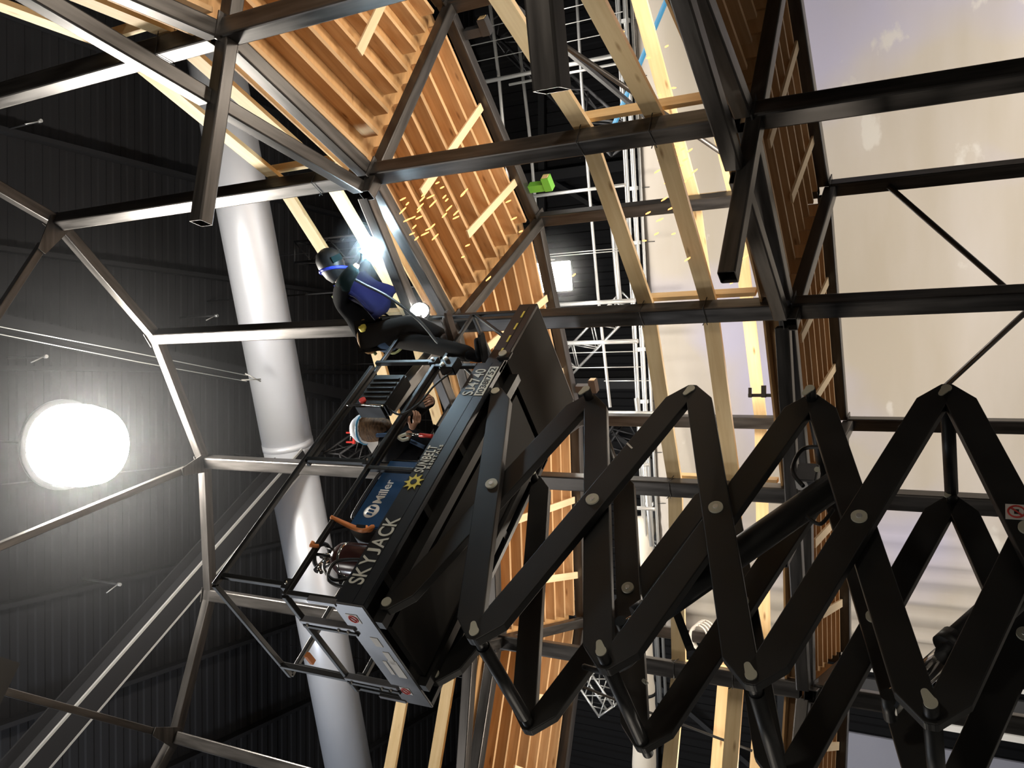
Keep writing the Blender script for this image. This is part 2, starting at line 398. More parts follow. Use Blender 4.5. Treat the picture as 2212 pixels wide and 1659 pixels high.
for z, prs in ((ZA, ((-3, -1), (-1, 1), (1, 3), (3, 5), (5, 7))), (ZB, ((-2, 0), (0, 2), (2, 4), (4, 6)))):
    for k0, k1 in prs:
        p, q = node(.962, k0, z), node(.962, k1, z); mid = (p + q) / 2; d = (q - p).normalized()
        T('chord_beam', p + d * .06, mid - d * .058, CW)
        T('chord_beam', mid + d * .058, q - d * .06, CW)
for k in range(-3, 8):
    rd = radial(k)
    box('cap_plate', node(1, k, ZT + .066), (.19, .19, .012), M['steel'], TW, rot=Matrix((tang(k), rd, Vector((0, 0, 1)))).transposed())
    box('corner_block', node(1, k, ZT), (.15, .15, .12), M['steel'], TW, rot=Matrix((tang(k), rd, Vector((0, 0, 1)))).transposed())
    if k % 2:
        T('spoke', node(.93, k, ZT - .005), node(0.06 if k != 5 else .46, k, ZT - .005), .085)
        t = tang(k); c = node(1, k, ZT - .07)
        V = [c + t * .13 - rd * .02, c - t * .13 - rd * .02, c - t * .05 - rd * .42, c + t * .05 - rd * .42]
        V = V + [v + Vector((0, 0, .014)) for v in V]
        put('gusset_plate', mesh(V, [(3, 2, 1, 0), (4, 5, 6, 7), (0, 1, 5, 4), (1, 2, 6, 5), (2, 3, 7, 6), (3, 0, 4, 7)]), M['steel'], TW)
hub = rod('hub_plate', node(0, 0, ZT - .09), node(0, 0, ZT - .06), .36, M['steel'], TW, n=16)
# cross bracing rods of the lower storey, in the outer wall
for k in (2,):
    rod('brace_rod', node(RO - .02, k, ZB - .60), node(RO - .02, k + 1, .15), .028, M['steel'], TW, n=8)
    rod('brace_rod', node(RO - .03, k + 1, ZB - .60), node(RO - .03, k, .15), .028, M['steel'], TW, n=8)
for k in (1,):
    rod('brace_rod', node(RO - .02, k, ZA - .6), node(RO - .02, k + 1, ZB + .35), .026, M['steel'], TW, n=8)

# ---------------------------------------------------------------- timber decks: joists hung between the radial beams
def deck_bay(k, z, label, group, nj=8):
    r = thing('deck_bay', (node(1.2, k, z) + node(1.2, k + 1, z)) / 2, label, 'deck', group)
    zb = z + .03; h = .15
    for j in range(nj):
        rr = 1.035 + (RO - .035 - 1.035) * j / (nj - 1)
        p, q = node(rr, k, zb + h / 2), node(rr, k + 1, zb + h / 2); d = (q - p).normalized()
        bar('joist', p + d * .075, q - d * .075, .038, h, M['joist'], r)
    P = [node(1.0, k, 0), node(RO, k, 0), node(RO, k + 1, 0), node(1.0, k + 1, 0)]
    zt = zb + h + .002
    V = [Vector((p.x, p.y, zt)) for p in P] + [Vector((p.x, p.y, zt + .018)) for p in P]
    put('plywood_sheet', mesh(V, [(0, 1, 2, 3), (7, 6, 5, 4), (1, 0, 4, 5), (2, 1, 5, 6), (3, 2, 6, 7), (0, 3, 7, 4)]), M['ply'], r)
    off = random.uniform(-.04, .04)
    for f, r0, r1 in ((.34 + off, 1.12, RO - .02), (.72 + off, 1.20, RO + .0)):
        p = lerp(node(r0, k, zb - .011), node(r0, k + 1, zb - .011), f); q = lerp(node(r1, k, zb - .011), node(r1, k + 1, zb - .011), f + .05)
        bar('strap', p, q, .085, .02, M['strap'], r)
PLACE = {-1: 'two bays along from the sparks', 0: 'one bay along from the sparks', 1: 'right behind the sparks', 2: 'behind the platform extension', 3: 'behind the scissor arms', 4: 'beyond the gate end of the platform'}
for k in range(-1, 5):
    deck_bay(k, ZA, 'pine joist bay of the upper gallery, ' + PLACE[k], 'upper gallery deck bays')
PLACEB = {0: 'farthest from the scissor arms', 1: 'behind the long open-ended tube', 2: 'between the open-ended tube and the scissor arms', 3: 'behind the hydraulic cylinder', 4: 'past the hydraulic cylinder'}
for k in range(0, 5):
    deck_bay(k, ZB, 'pine joist bay of the lower gallery, ' + PLACEB[k], 'lower gallery deck bays')

# ---------------------------------------------------------------- timber rails wired to the outside of the posts
def zz(u): return u * S + 1.6
def rail(r, z, k, label, group):
    p, q = node(r, k, z), node(r, k + 1, z); d = (q - p).normalized()
    o = bar('timber_rail', p + d * .004, q - d * .004, .038, .14, M['pine'])
    tag(o, label, 'timber', group)
for k in range(-1, 5):
    rail(1.029, zz(1.262), k, 'pine rail of the top storey, higher row, ' + PLACE[k], 'higher rails of the top storey')
    rail(1.029, zz(1.140), k, 'pine rail of the top storey, lower row, ' + PLACE[k], 'lower rails of the top storey')
    rail(1.029, zz(0.585), k, 'inner pine rail between the galleries, upper row, ' + PLACE[k], 'upper inner rails between galleries')
    rail(1.029, zz(0.463), k, 'inner pine rail between the galleries, lower row, ' + PLACE[k], 'lower inner rails between galleries')
for k in range(0, 5):
    rail(RO + .027, zz(0.613), k, 'pine rail on the outer posts, upper row, ' + PLACE[k], 'upper outer rails')
    rail(RO + .027, zz(0.517), k, 'pine rail on the outer posts, lower row, ' + PLACE[k], 'lower outer rails')
def nailer(r, k, z0, z1, side, label, group):
    o = bar('timber_nailer', node(r, k, z0) + tang(k) * side * .038, node(r, k, z1) + tang(k) * side * .038, .038, .088, M['pine'], None, radial(k))
    tag(o, label, 'timber', group)
NP = {0: 'beside the big open-ended tube', 1: 'just before the sparks', 2: 'behind the platform extension', 3: 'behind the scissor arms', 4: 'beyond the gate end of the platform'}
for k in (0, 1, 2, 3, 4):
    nailer(1.029 + .02, k, zz(0.585) + .1, ZB + .28, 1, 'upright pine nailer between the galleries, ' + NP[k], 'nailers between galleries')
    nailer(1.029 + .02, k, zz(1.262) + .1, ZA + .28, 1, 'upright pine nailer above the upper gallery, ' + NP[k], 'nailers of the top storey')
for k in (2, 3):
    nailer(RO + .03 + .02, k, zz(0.613) + .1, ZB + .28, -1, 'upright pine nailer on an outer post, ' + NP[k], 'nailers of the outer posts')
# tie wires round the posts
for k in (0, 1, 2, 3, 4):
    for z in (zz(1.140), zz(0.585), zz(0.463)):
        c = node(1, k, z - .02); t = tang(k); r_ = radial(k)
        a_ = .083
        pts = [c - t * a_ - r_ * a_, c + t * a_ - r_ * a_, c + t * a_ + r_ * (a_ + .09), c - t * a_ + r_ * (a_ + .09), c - t * a_ - r_ * a_]
        o = sweep('tie_wire', [p + Vector((0, 0, .01 * i)) for i, p in enumerate(pts)], .004, M['rubber'], n=5)
        tag(o, 'black tie wire looped round a steel post and a pine rail', 'wire', 'tie wires on the posts')

# ================================================================ PALE PAINTED BACKDROP AND ITS RIG
def backdrop_material():
    m = bpy.data.materials.new('painted_backdrop'); m.use_nodes = True; N = m.node_tree.nodes; L = m.node_tree.links
    b = N['Principled BSDF']; b.inputs['Roughness'].default_value = 0.9; b.inputs['Specular IOR Level'].default_value = 0.1
    tc = N.new('ShaderNodeTexCoord')
    def noise(scale, st, det=5):
        mp = N.new('ShaderNodeMapping'); mp.inputs['Scale'].default_value = st; L.new(tc.outputs['Object'], mp.inputs[0])
        n = N.new('ShaderNodeTexNoise'); n.inputs['Scale'].default_value = scale; n.inputs['Detail'].default_value = det; L.new(mp.outputs[0], n.inputs[0]); return n.outputs['Fac']
    def ramp(f, p0, c0, p1, c1):
        r = N.new('ShaderNodeValToRGB'); r.color_ramp.elements[0].position = p0; r.color_ramp.elements[1].position = p1
        r.color_ramp.elements[0].color = (*c0, 1); r.color_ramp.elements[1].color = (*c1, 1); L.new(f, r.inputs[0]); return r.outputs[0]
    base = ramp(noise(0.55, (0.35, 0.35, 1.6)), .35, (0.44, 0.388, 0.318), .68, (0.53, 0.485, 0.445))
    lav = ramp(noise(0.28, (1, 1, 1), 3), .52, (0, 0, 0), .66, (1, 1, 1))
    mx = N.new('ShaderNodeMixRGB'); L.new(lav, mx.inputs[0]); L.new(base, mx.inputs[1]); mx.inputs[2].default_value = (0.45, 0.43, 0.54, 1)
    cl = ramp(noise(1.1, (1, 1, 1.6), 8), .66, (0, 0, 0), .70, (.7, .7, .7))
    m2 = N.new('ShaderNodeMixRGB'); L.new(cl, m2.inputs[0]); L.new(mx.outputs[0], m2.inputs[1]); m2.inputs[2].default_value = (0.62, 0.59, 0.54, 1)
    L.new(m2.outputs[0], b.inputs['Base Color'])
    return m
M['backdrop'] = backdrop_material()
BZ = 6.62
b0, b1 = atZ(1345, -500, BZ), atZ(1436, 1375, BZ)
bd = (b1 - b0).normalized(); bn = Vector((bd.y, -bd.x, 0))
if bn.y > 0: bn = -bn
LEN = (b1 - b0).length
BD = thing('backdrop', b0, 'tall pale painted cloth backdrop hanging behind the tower', 'backdrop')
V = []; F = []; nx_, nz_ = 220, 8
for i in range(nx_ + 1):
    s = LEN * i / nx_
    g = max(0, (s - (LEN - 2.3)) / 2.3)
    off = 0.05 * math.sin(s * 1.3) + g ** .7 * 0.11 * (math.sin(s * 21) + .5 * math.sin(s * 33 + 1))
    for j in range(nz_ + 1):
        z = BZ * (1 - j / nz_)
        amp = 0.35 + .65 * (j / nz_) if j else .25
        V.append(b0 + bd * s + bn * off * amp + Vector((0, 0, z - BZ)))
for i in range(nx_):
    for j in range(nz_):
        a_ = i * (nz_ + 1) + j; F.append((a_, a_ + 1, a_ + nz_ + 2, a_ + nz_ + 1))
cl = put('cloth', mesh(V, F), M['backdrop'], BD, None, False, True)
bpy.context.view_layer.update()
so = cl.modifiers.new('thick', 'SOLIDIFY'); so.thickness = 0.004
PB = thing('backdrop_pipe_bundle', b0, 'bundle of parallel aluminium pipes carrying the backdrop', 'pipe')
for dz, dn, rr in ((.02, .05, .028), (.09, .12, .026), (.15, .05, .026), (.22, .10, .024), (.28, .04, .022)):
    rod('pipe', b0 + bn * dn + Vector((0, 0, dz)), b1 + bd * 1.2 + bn * dn + Vector((0, 0, dz)), rr, M['alu'], PB, n=10)
for i in range(16):
    p = b0 + bd * (LEN * (i + .3) / 16)
    rod('tie', p + bn * .05 + Vector((0, 0, .0)), p + Vector((0, 0, -.16)), .006, M['rubber'], PB, n=5)
    box('clamp', p + bn * .09 + Vector((0, 0, .12)), (.06, .07, .13), M['alu'], PB, rot=Matrix.Rotation(math.atan2(bd.y, bd.x), 3, 'Z'))

YR = 13.0
def vpipe(x0, y0, x1, r, label, Y=YR, m='alu', group=None, cat='pipe'):
    p = atY(x0, y0, Y); d = ray(x1, y0 - 0.0)
    # same plan position, lower end at the height seen at x1 (verticals stay vertical)
    lo, hi = 0.0, p.z
    for _ in range(40):
        mid = (lo + hi) / 2; q = Vector((p.x, p.y, mid)) - EYE
        X = 1106 - FPX * q.dot(Uv) / q.dot(Fv)
        if X > x1: lo = mid
        else: hi = mid
    o = rod('hanging_pipe' if r > .012 else 'hanging_wire', p, (p.x, p.y, lo), r, M[m], None, n=10 if r > .012 else 6)
    return tag(o, label, cat, group)
for x0, y0, x1, r in ((1030, 180, 1345, .036), (1100, 183, 1345, .022), (1135, 426, 1350, .028), (1170, 660, 1372, .036), (1205, 742, 1378, .036), (1308, 891, 1425, .03), (1330, 1094, 1415, .03), (1378, 1003, 1402, .03)):
    vpipe(x0, y0, x1, r, 'bright aluminium pipe hanging upright beside the backdrop pipes', group='hanging pipes of the rig')
for x0, y0, x1 in ((1045, 60, 1345), (1000, 103, 1345), (1015, 136, 1348), (1170, 486, 1360), (1170, 551, 1366), (1170, 556, 1368), (1212, 763, 1385), (1215, 795, 1390), (1305, 823, 1408)):
    vpipe(x0, y0, x1, .008, 'thin bright wire hanging upright in the rig', group='hanging wires of the rig', cat='wire')
def hpipe(pts, r, label, Y=YR + .25, m='alu', group='level pipes of the rig'):
    P = [atY(*p, Y) for p in pts]
    zavg = sum(p.z for p in P) / len(P)
    o = sweep('rig_pipe', P, r, M[m], n=10)
    tag(o, label, 'pipe', group)
LB = 'level aluminium pipe of the rig crossing the hanging wires'
hpipe([(1050, -60), (1078, 170), (1100, 420)], .030, LB)
hpipe([(1120, 85), (1145, 300), (1160, 480), (1172, 560)], .028, LB)
hpipe([(1244, -40), (1256, 180), (1272, 400), (1292, 640), (1318, 880)], .026, LB)
hpipe([(1322, 470), (1338, 650)], .045, LB)
hpipe([(1165, 500), (1172, 560), (1198, 562)], .02, LB)
hpipe([(1374, 860), (1392, 1010), (1408, 1180)], .035, LB)
def truss(p0, p1, wd, m, label, n, r=.022, up=(0, 0, 1)):
    Mx, L = frame(p0, p1, up); t = thing('box_truss', p0, label, 'truss')
    c = [(sy * wd / 2, sz * wd / 2) for sy, sz in ((-1, -1), (1, -1), (1, 1), (-1, 1))]
    for y, z in c: rod('main_tube', Mx @ Vector((0, y, z)), Mx @ Vector((L, y, z)), r, M[m], t, n=8)
    for i in range(n):
        x0, x1 = L * i / n, L * (i + 1) / n
        for f in range(4):
            a_, b_ = c[f], c[(f + 1) % 4]
            if i % 2: a_, b_ = b_, a_
            rod('lacing', Mx @ Vector((x0, *a_)), Mx @ Vector((x1, *b_)), r * .55, M[m], t, n=6)
    for x in (L * .1, L * .9):
        h_ = Mx @ Vector((x, 0, 0)); rod('hanger', h_, (h_.x, h_.y, ROOF_Z - .04), .006, M['darksteel'], t, n=6)
    for x in (0, L):
        for f in range(4):
            rod('end_tube', Mx @ Vector((x, *c[f])), Mx @ Vector((x, *c[(f + 1) % 4])), r * .8, M[m], t, n=6)
    return t
truss(atY(1075, 60, 15.5), atY(1335, 300, 13.4), .42, 'darksteel', 'dark box truss beside the upright post above the backdrop pipes', 8, .03)
truss(atY(1222, 790, 14.5), atY(1352, 655, 14.0), .38, 'alu', 'bright aluminium box truss behind the platform end', 6)
truss(atY(1305, 1010, 16.5), atY(1375, 905, 16.5), .5, 'darksteel', 'dark box truss behind the scissor arms', 6, .03)
truss(atY(652, 548, 13.5), atY(800, 532, 13.5), .42, 'darksteel', 'grey box truss behind the welder', 4)
truss(atY(722, 1000, 13.0), atY(830, 925, 14.5), .40, 'darksteel', 'grey box truss behind the crouching worker', 4)
truss(atY(1272, 1462, 14.5), atY(1318, 1530, 14.5), .36, 'alu', 'small bright truss below the scissor arms', 3)
truss(atY(1420, 1180, 15.0), atY(1385, 1290, 15.0), .45, 'alu', 'bright truss beside the cream fabric duct', 4)
# dark corner bracket, green taped bracket and others fixed to the outer gallery beam
def bracket(k, f, m, label):
    p = lerp(node(RO + .012, k, ZA - .0625), node(RO + .012, k + 1, ZA - .0625), f); t = thing('bracket', p, label, 'bracket')
    q = tang(k + .5)
    bar('arm', p, p + Vector((0, 0, -.26)), .09, .09, M[m], t, q)
    bar('cross_piece', p + Vector((0, 0, -.24)) - q * .05, p + Vector((0, 0, -.24)) + q * .12, .10, .09, M[m], t)
    bar('pale_end', p + Vector((0, 0, -.24)) + q * .12, p + Vector((0, 0, -.24)) + q * .126, .07, .07, M['pine'], t)
    return t
bracket(1, .13, 'darksteel', 'dark bracket under the upper gallery edge, near the long open-ended tube')
bracket(1, .84, 'green', 'wooden bracket wrapped in green tape under the upper gallery edge')
bracket(2, .84, 'boot', 'brown bracket under the upper gallery edge near the platform end')
# blue pole and dark stay by the backdrop
_bp, _bq = atY(1448, -20, 11.5), atY(1330, 262, 11.8)
_bd = (_bp - _bq).normalized(); _bf = _bp + _bd * ((_bp.z - .0) / -_bd.z) if _bd.z < 0 else _bp
tag(rod('blue_pole', _bf, _bq - _bd * .3, .035, M['teal'], n=12), 'bright blue pole leaning before the backdrop', 'pole')
tag(bar('dark_stay', node(RO + .03, 1.02, ZA - .5), atY(1395, 252, 11.2), .05, .05, M['darksteel']), 'dark square stay crossing the blue pole', 'stay')
# cream fabric duct
fd = thing('fabric_duct', atY(1395, 1700, 13.5), 'cream fabric air duct with dark straps below the backdrop corner', 'duct')
P = spline([atY(1390, 1760, 13.5), atY(1392, 1560, 13.5), atY(1386, 1430, 13.5), atY(1384, 1290, 13.8), atY(1388, 1180, 14.2), atY(1384, 1120, 14.4)], 7)
sweep('sleeve', P, .2, M['cream'], fd, n=20, radii=[.19 + .008 * math.sin(i * 1.9) for i in range(len(P) - 6)] + [.21, .24, .27, .28, .25, .16])
for i in (6, 10, 14): sweep('strap', [P[i], P[i] + (P[i + 1] - P[i]).normalized() * .05], .205, M['rubber'], fd, n=20)

# ================================================================ SCISSOR LIFT (local frame: x along the platform, y across, z up)
YAW = 7.13527403 - 2 * PI
LC = Vector((-1.3684776, 4.26081306, 0)); PZ = 3.42340157 + 1.6          # bottom edge of the platform side
LIFT = thing('scissor_lift', LC, 'black scissor lift raised high inside the tower with extended platform', 'scissor lift', rotz=YAW)
ML = wm(LIFT)
def lw(u, v, h): return ML @ Vector((u, v, PZ + h))                     # platform coordinates to world
def lpx(x, y, v):                                                       # pixel on the upright plane at depth v of the lift
    d = ray(x, y); du = ML.to_3x3() @ Vector((1, 0, 0)); dv = ML.to_3x3() @ Vector((0, 1, 0))
    P = EYE + d * ((LC.dot(dv) + v - EYE.dot(dv)) / d.dot(dv)); q = P - LC
    return (q.dot(du), v, q.z - PZ)
PL, PE, PWD = 2.39, 3.14, 1.16
HM, HT = 0.66, 1.31
def lv(u, v, h): return Vector((u, v, PZ + h))
def lbox(name, u0, u1, v0, v1, h0, h1, m, parent=LIFT, bevel=0.0):
    return box(name, ((u0 + u1) / 2, (v0 + v1) / 2, PZ + (h0 + h1) / 2), (abs(u1 - u0), abs(v1 - v0), abs(h1 - h0)), M[m], parent, True, bevel=bevel)
def lbar(name, p, q, wy, hz, m, parent=LIFT, rad=0.006, up=(0, 0, 1)): return bar(name, lv(*p), lv(*q), wy, hz, M[m], parent, up, rad=rad, local=True)
def lrod(name, p, q, r, m, parent=LIFT, n=12, r2=None): return rod(name, lv(*p), lv(*q), r, M[m], parent, n, r2, True)
# platform base and side boards
deck = lbox('deck_plate', 0.03, PL, 0.04, PWD - .04, .085, .115, 'under')
for v0, v1 in ((0.0, .05), (PWD - .05, PWD)):
    lbox('side_beam', 0, PL, v0, v1, 0, .095, 'liftside', bevel=.006)
    sg = .006 if v0 == 0 else -.006
    lbox('toe_board', 0, PL - .04, v0 + sg, v1 + sg, .097, .245, 'liftside', bevel=.003)
for u in (.25, .85, 1.45, 2.05): lbox('cross_member', u, u + .06, .05, PWD - .05, .02, .085, 'lift')
lbox('end_plate', -.012, .004, 0, PWD, -.0, .25, 'liftgrey', bevel=.003)
lbox('underside_pan', .06, PL - .1, .30, .86, -.035, .02, 'under')
for v in (.2, .92): lbox('roller_track', .0, PL, v - .035, v + .035, -.06, .02, 'lift')
# roll-out extension
lbox('extension_deck', 1.2, PE, .06, PWD - .06, .118, .14, 'under')
lbox('extension_underside', PL + .01, PE - .01, .045, PWD - .045, .0, .02, 'extunder')
for v0, v1 in ((.012, .045), (PWD - .045, PWD - .012)):
    e = lbox('extension_side', PL - .14, PE, v0, v1, .0, .175, 'extside', bevel=.004)
    if v0 < .1:
        for i in range(4):
            u = PL + .07 + i * .165
            box('yellow_dash', (u + .035, .0105, PZ + .083), (.085, .003, .016), M['yellow'], e, True)
        lbox('side_groove', PL, PE - .04, .0095, .0125, .064, .068, 'black', e)
lbox('extension_front', PE - .02, PE, .012, PWD - .012, .0, .175, 'extside', bevel=.004)
br = lbox('extension_bracket', PL - .03, PL + .06, -.03, .0, -.055, .06, 'lift', bevel=.008)
lrod('bracket_pin', (PL + .02, -.045, .015), (PL + .02, -.03, .015), .034, 'pin', br)
# guard rails
RT = .038
for v in (.02, PWD - .02):
    lbar('top_rail', (-.0, v, HT), (2.33, v, HT), RT, RT, 'lift'); lbar('mid_rail', (0, v, HM), (2.33, v, HM), RT, RT, 'lift')
    for u in (.02, 1.155, 2.325):
        lbar('guard_post', (u, v, .24), (u, v, HM - .019), RT, RT, 'lift'); lbar('guard_post', (u + .06, v, HM + .019), (u + .06, v, HT - .019), RT, RT, 'lift')
        k_ = lbox('post_clamp', u + .02, u + .10, v - .028, v + .028, HM - .01, HM + .06, 'lift', bevel=.005)
        lrod('clamp_bolt', (u + .06, v - .045, HM + .03), (u + .06, v + .045, HM + .03), .011, 'chrome', k_, 8)
    s = 1 if v < .5 else -1
    lbar('extension_top_rail', (1.2, v + s * .045, HT - .01), (PE - .06, v + s * .045, HT - .01), .032, .032, 'lift')
    lbar('extension_mid_rail', (1.2, v + s * .045, HM - .01), (PE - .05, v + s * .045, HM - .01), .032, .032, 'lift')
    lbar('extension_post', (PE - .05, v + s * .045, .14), (PE - .05, v + s * .045, HM - .01), .036, .036, 'lift')
    lbar('extension_post', (PE - .06, v + s * .045, HM), (PE - .06, v + s * .045, HT - .02), .034, .034, 'lift')
    lbar('extension_stay', (PE - .06, v + s * .045, HM - .05), (PE - .4, v + s * .045, .16), .03, .03, 'lift')
lbar('front_top_rail', (PE - .06, .06, HT - .01), (PE - .06, PWD - .06, HT - .01), .032, .032, 'lift', up=(1, 0, 0))
lbar('front_mid_rail', (PE - .05, .06, HM - .01), (PE - .05, PWD - .06, HM - .01), .032, .032, 'lift', up=(1, 0, 0))
lbar('rear_top_rail', (0, .02, HT), (0, PWD - .02, HT), RT, RT, 'lift', up=(1, 0, 0))
lbar('rear_mid_rail', (0, .02, HM), (0, PWD - .02, HM), RT, RT, 'lift', up=(1, 0, 0))
for v in (.27, PWD - .2):
    lbar('gate_post', (-.005, v, .2), (-.005, v, HM), .035, .05, 'liftgrey'); lbar('gate_post', (-.005, v + .05, .2), (-.005, v + .05, HM), .03, .05, 'lift')
    for h in (.26, .34, HM - .05):
        lrod('hinge_bolt', (-.045, v + .02, h), (-.02, v + .02, h), .012, 'chrome', n=8)
lbar('gate_post', (0, PWD - .16, HM), (0, PWD - .16, HT), .034, .045, 'lift')
lbox('corner_plate', -.02, .02, PWD - .03, PWD + .0, .22, .45, 'liftgrey')
lbox('corner_plate', -.02, .02, .0, .03, .22, .45, 'liftgrey')
# stickers on the end plate
ep = LIFT
for v, sz in ((.10, .09), (PWD - .22, .08)):
    lbox('warning_sticker', -.016, -.0125, v, v + sz, .10, .10 + sz, 'white')
    R3 = []
    for i in range(20): R3.append(lv(-.018, v + sz / 2 + .033 * math.cos(i * PI / 9.5), .10 + sz / 2 + .033 * math.sin(i * PI / 9.5)))
    sweep('prohibition_ring', R3, .0045, M['red'], LIFT, n=6, local=True)
    lrod('prohibition_bar', (-.018, v + sz / 2 - .02, .10 + sz / 2 + .02), (-.018, v + sz / 2 + .02, .10 + sz / 2 - .02), .004, 'red', n=6)
for v0, v1, h0, h1 in ((.34, .44, .06, .12), (.50, .64, .05, .10), (.60, .80, .04, .11), (.62, .78, .13, .16)):
    lbox('notice_sticker', -.0155, -.0125, v0, v1, h0, h1, 'sticker')
lbox('orange_sticker', -.0, .04, .80, .9, HM + .28, HM + .31, 'orange')
# lettering on the visible side board
def letter(name, s, u0, h0, size, ulen, m='letter', v=-.001, bold=0.0, par=LIFT, shear=0.0, label=None):
    me, wdt = text_mesh(s, size, bold, 1.0, .0012, shear)
    for q in me.vertices: q.co.x *= ulen / wdt
    Mx = Matrix(((1, 0, 0, u0), (0, 0, -1, v), (0, 1, 0, PZ + h0), (0, 0, 0, 1)))
    o = put(name, me, M[m], par, Mx, True)
    if label: o['label'] = label
    return o
letter('maker_lettering', 'SKYJACK', .15, .105, .165, .56, v=.0035, bold=.002, label='cream capital lettering')
letter('hire_lettering', 'SUNBELT', 1.13, .145, .115, .27, v=.0035, bold=.0018, shear=.12, label='cream capital lettering')
letter('hire_lettering', 'R E N T A L S', 1.17, .105, .042, .24, v=.0035, bold=.001)
letter('model_lettering', 'SJ4740', 1.955, .115, .135, .31, v=.0035, bold=.0012, label='cream model lettering')
pl = lbox('number_plate', 1.945, 2.285, -.004, -.0005, .008, .088, 'letter')
letter('plate_number', '10381752', 1.96, .022, .075, .31, 'ink', -.0055, .001, pl.parent)
# gear shaped emblem
poly = []
for i in range(9):
    a0 = i * 2 * PI / 9
    poly += [(.048 * math.cos(a0), .048 * math.sin(a0)), (.082 * math.cos(a0 + .2), .082 * math.sin(a0 + .2)), (.05 * math.cos(a0 + .45), .05 * math.sin(a0 + .45))]
g_ = prism('sun_emblem', poly, .004, M['yellow'], Matrix.Translation(lv(1.035, .0, .17)), LIFT, True); g_['label'] = 'yellow sun emblem'
lrod('emblem_centre', (1.035, -.003, .17), (1.035, .0, .17), .026, 'liftside')
# ---- scissor stack
U0, U1 = -.03, 2.07
ZP = [-.80 - .79 * k for k in range(-1, 6)]                              # pin heights, k = -1 .. 5
def pinpos(end, k, v):
    if k == -1: return Vector((2.05 if end else .13, v, PZ - .04))          # top pins run in the tracks under the deck
    return Vector((U1 if end else U0, v, PZ + ZP[k + 1]))
def arm(p, q, th, v):
    """flat-sided arm from pin p to pin q; the body swings outwards at each end and is cropped towards the pin"""
    if p.z > q.z: p, q = q, p
    d = q - p; L = d.length; hh = .083; o_ = .040
    x = d.normalized(); y = Vector((0, 1, 0)); z = x.cross(y); s_ = 1 if z.z > 0 else -1
    poly = [(.13, s_ * (o_ + hh)), (L - .02, s_ * (hh - o_)), (L + .036, s_ * .036), (L + .055, 0), (L + .035, -s_ * .045), (L - .13, -s_ * (o_ + hh)),
            (.02, -s_ * (hh - o_)), (-.036, -s_ * .036), (-.055, 0), (-.035, s_ * .045)]
    Mx = Matrix((x, y, z)).transposed().to_4x4(); Mx.translation = Vector((p.x, v, p.z))
    o = prism('scissor_arm', poly, th, M['lift'], Mx, LIFT, True)
    bv = o.modifiers.new('b', 'BEVEL'); bv.width = .006; bv.segments = 2
    return o
VN_O, VN_I, VF_O, VF_I = .05, .135, PWD - .115, PWD - .20
for k in range(-1, 4):
    eo = 1 if k % 2 else 0              # outer chain: rear0 - front1 - rear2 - front3, and front(-1) - rear0
    for vo, vi in ((VN_O, VN_I), (VF_O, VF_I)):
        arm(pinpos(eo, k, vo), pinpos(1 - eo, k + 1, vo), .065, vo)
        arm(pinpos(1 - eo, k, vi), pinpos(eo, k + 1, vi), .065, vi)
    # centre pivot
    c = (pinpos(0, k, 0) + pinpos(1, k + 1, 0)) / 2
    for a_, b_ in ((VN_O - .012, VN_I + .08), (VF_I - .015, VF_O + .077)):
        rod('centre_pivot', Vector((c.x, a_, c.z)), Vector((c.x, b_, c.z)), .043, M['pin'], LIFT, 20, local=True)
        rod('pivot_bolt', Vector((c.x, a_ - .006, c.z)), Vector((c.x, a_ + .02, c.z)), .016, M['alu'], LIFT, 10, local=True)
for k in range(0, 4):
    for e in (0, 1):
        p = pinpos(e, k, 0)
        rod('cross_tube', Vector((p.x, VN_I + .06, p.z)), Vector((p.x, VF_I, p.z)), .042, M['lift'], LIFT, 16, local=True)
        inner_first = (k % 2 == 0) == (e == 0)
        for a_, b_ in ((VN_O - .012, VN_I + .085), (VF_I - .02, VF_O + .077)):
            pr = rod('hinge_pin', Vector((p.x, a_ + .008, p.z)), Vector((p.x, b_ - .008, p.z)), .034, M['lift'], LIFT, 18, local=True)
            rod('pin_cap', Vector((p.x, a_, p.z)), Vector((p.x, a_ + .010, p.z)), .030, M['pin'], LIFT, 18, local=True)
            sg = 1 if e == 0 else -1
            prism('pin_keeper', [(.028 * math.cos(t), .028 * math.sin(t)) for t in [PI / 2 + i * PI / 8 for i in range(9)]] + [(.055 + .017 * math.cos(t), .017 * math.sin(t)) for t in [-PI / 2 + i * PI / 6 for i in range(7)]], .008, M['pin'],
                  Matrix.Translation(Vector((p.x, a_ + .001, p.z))) @ Matrix.Rotation(-.5 if sg > 0 else PI + .5, 4, 'Y'), LIFT, True)
for u, v0, v1, cp in ((.13, VN_I - .01, VN_I + .08, VN_I - .012), (.13, VF_I - .02, VF_I + .08, VF_I - .022), (2.05, VN_O - .01, VN_I + .08, VN_O - .012), (2.05, VF_I - .01, VF_O + .075, VF_I - .012)):   # top anchors under the deck
    lrod('anchor_pin', (u, v0, -.04), (u, v1, -.04), .033, 'lift', n=16); lrod('anchor_cap', (u, cp, -.04), (u, cp + .012, -.04), .034, 'pin', n=18)
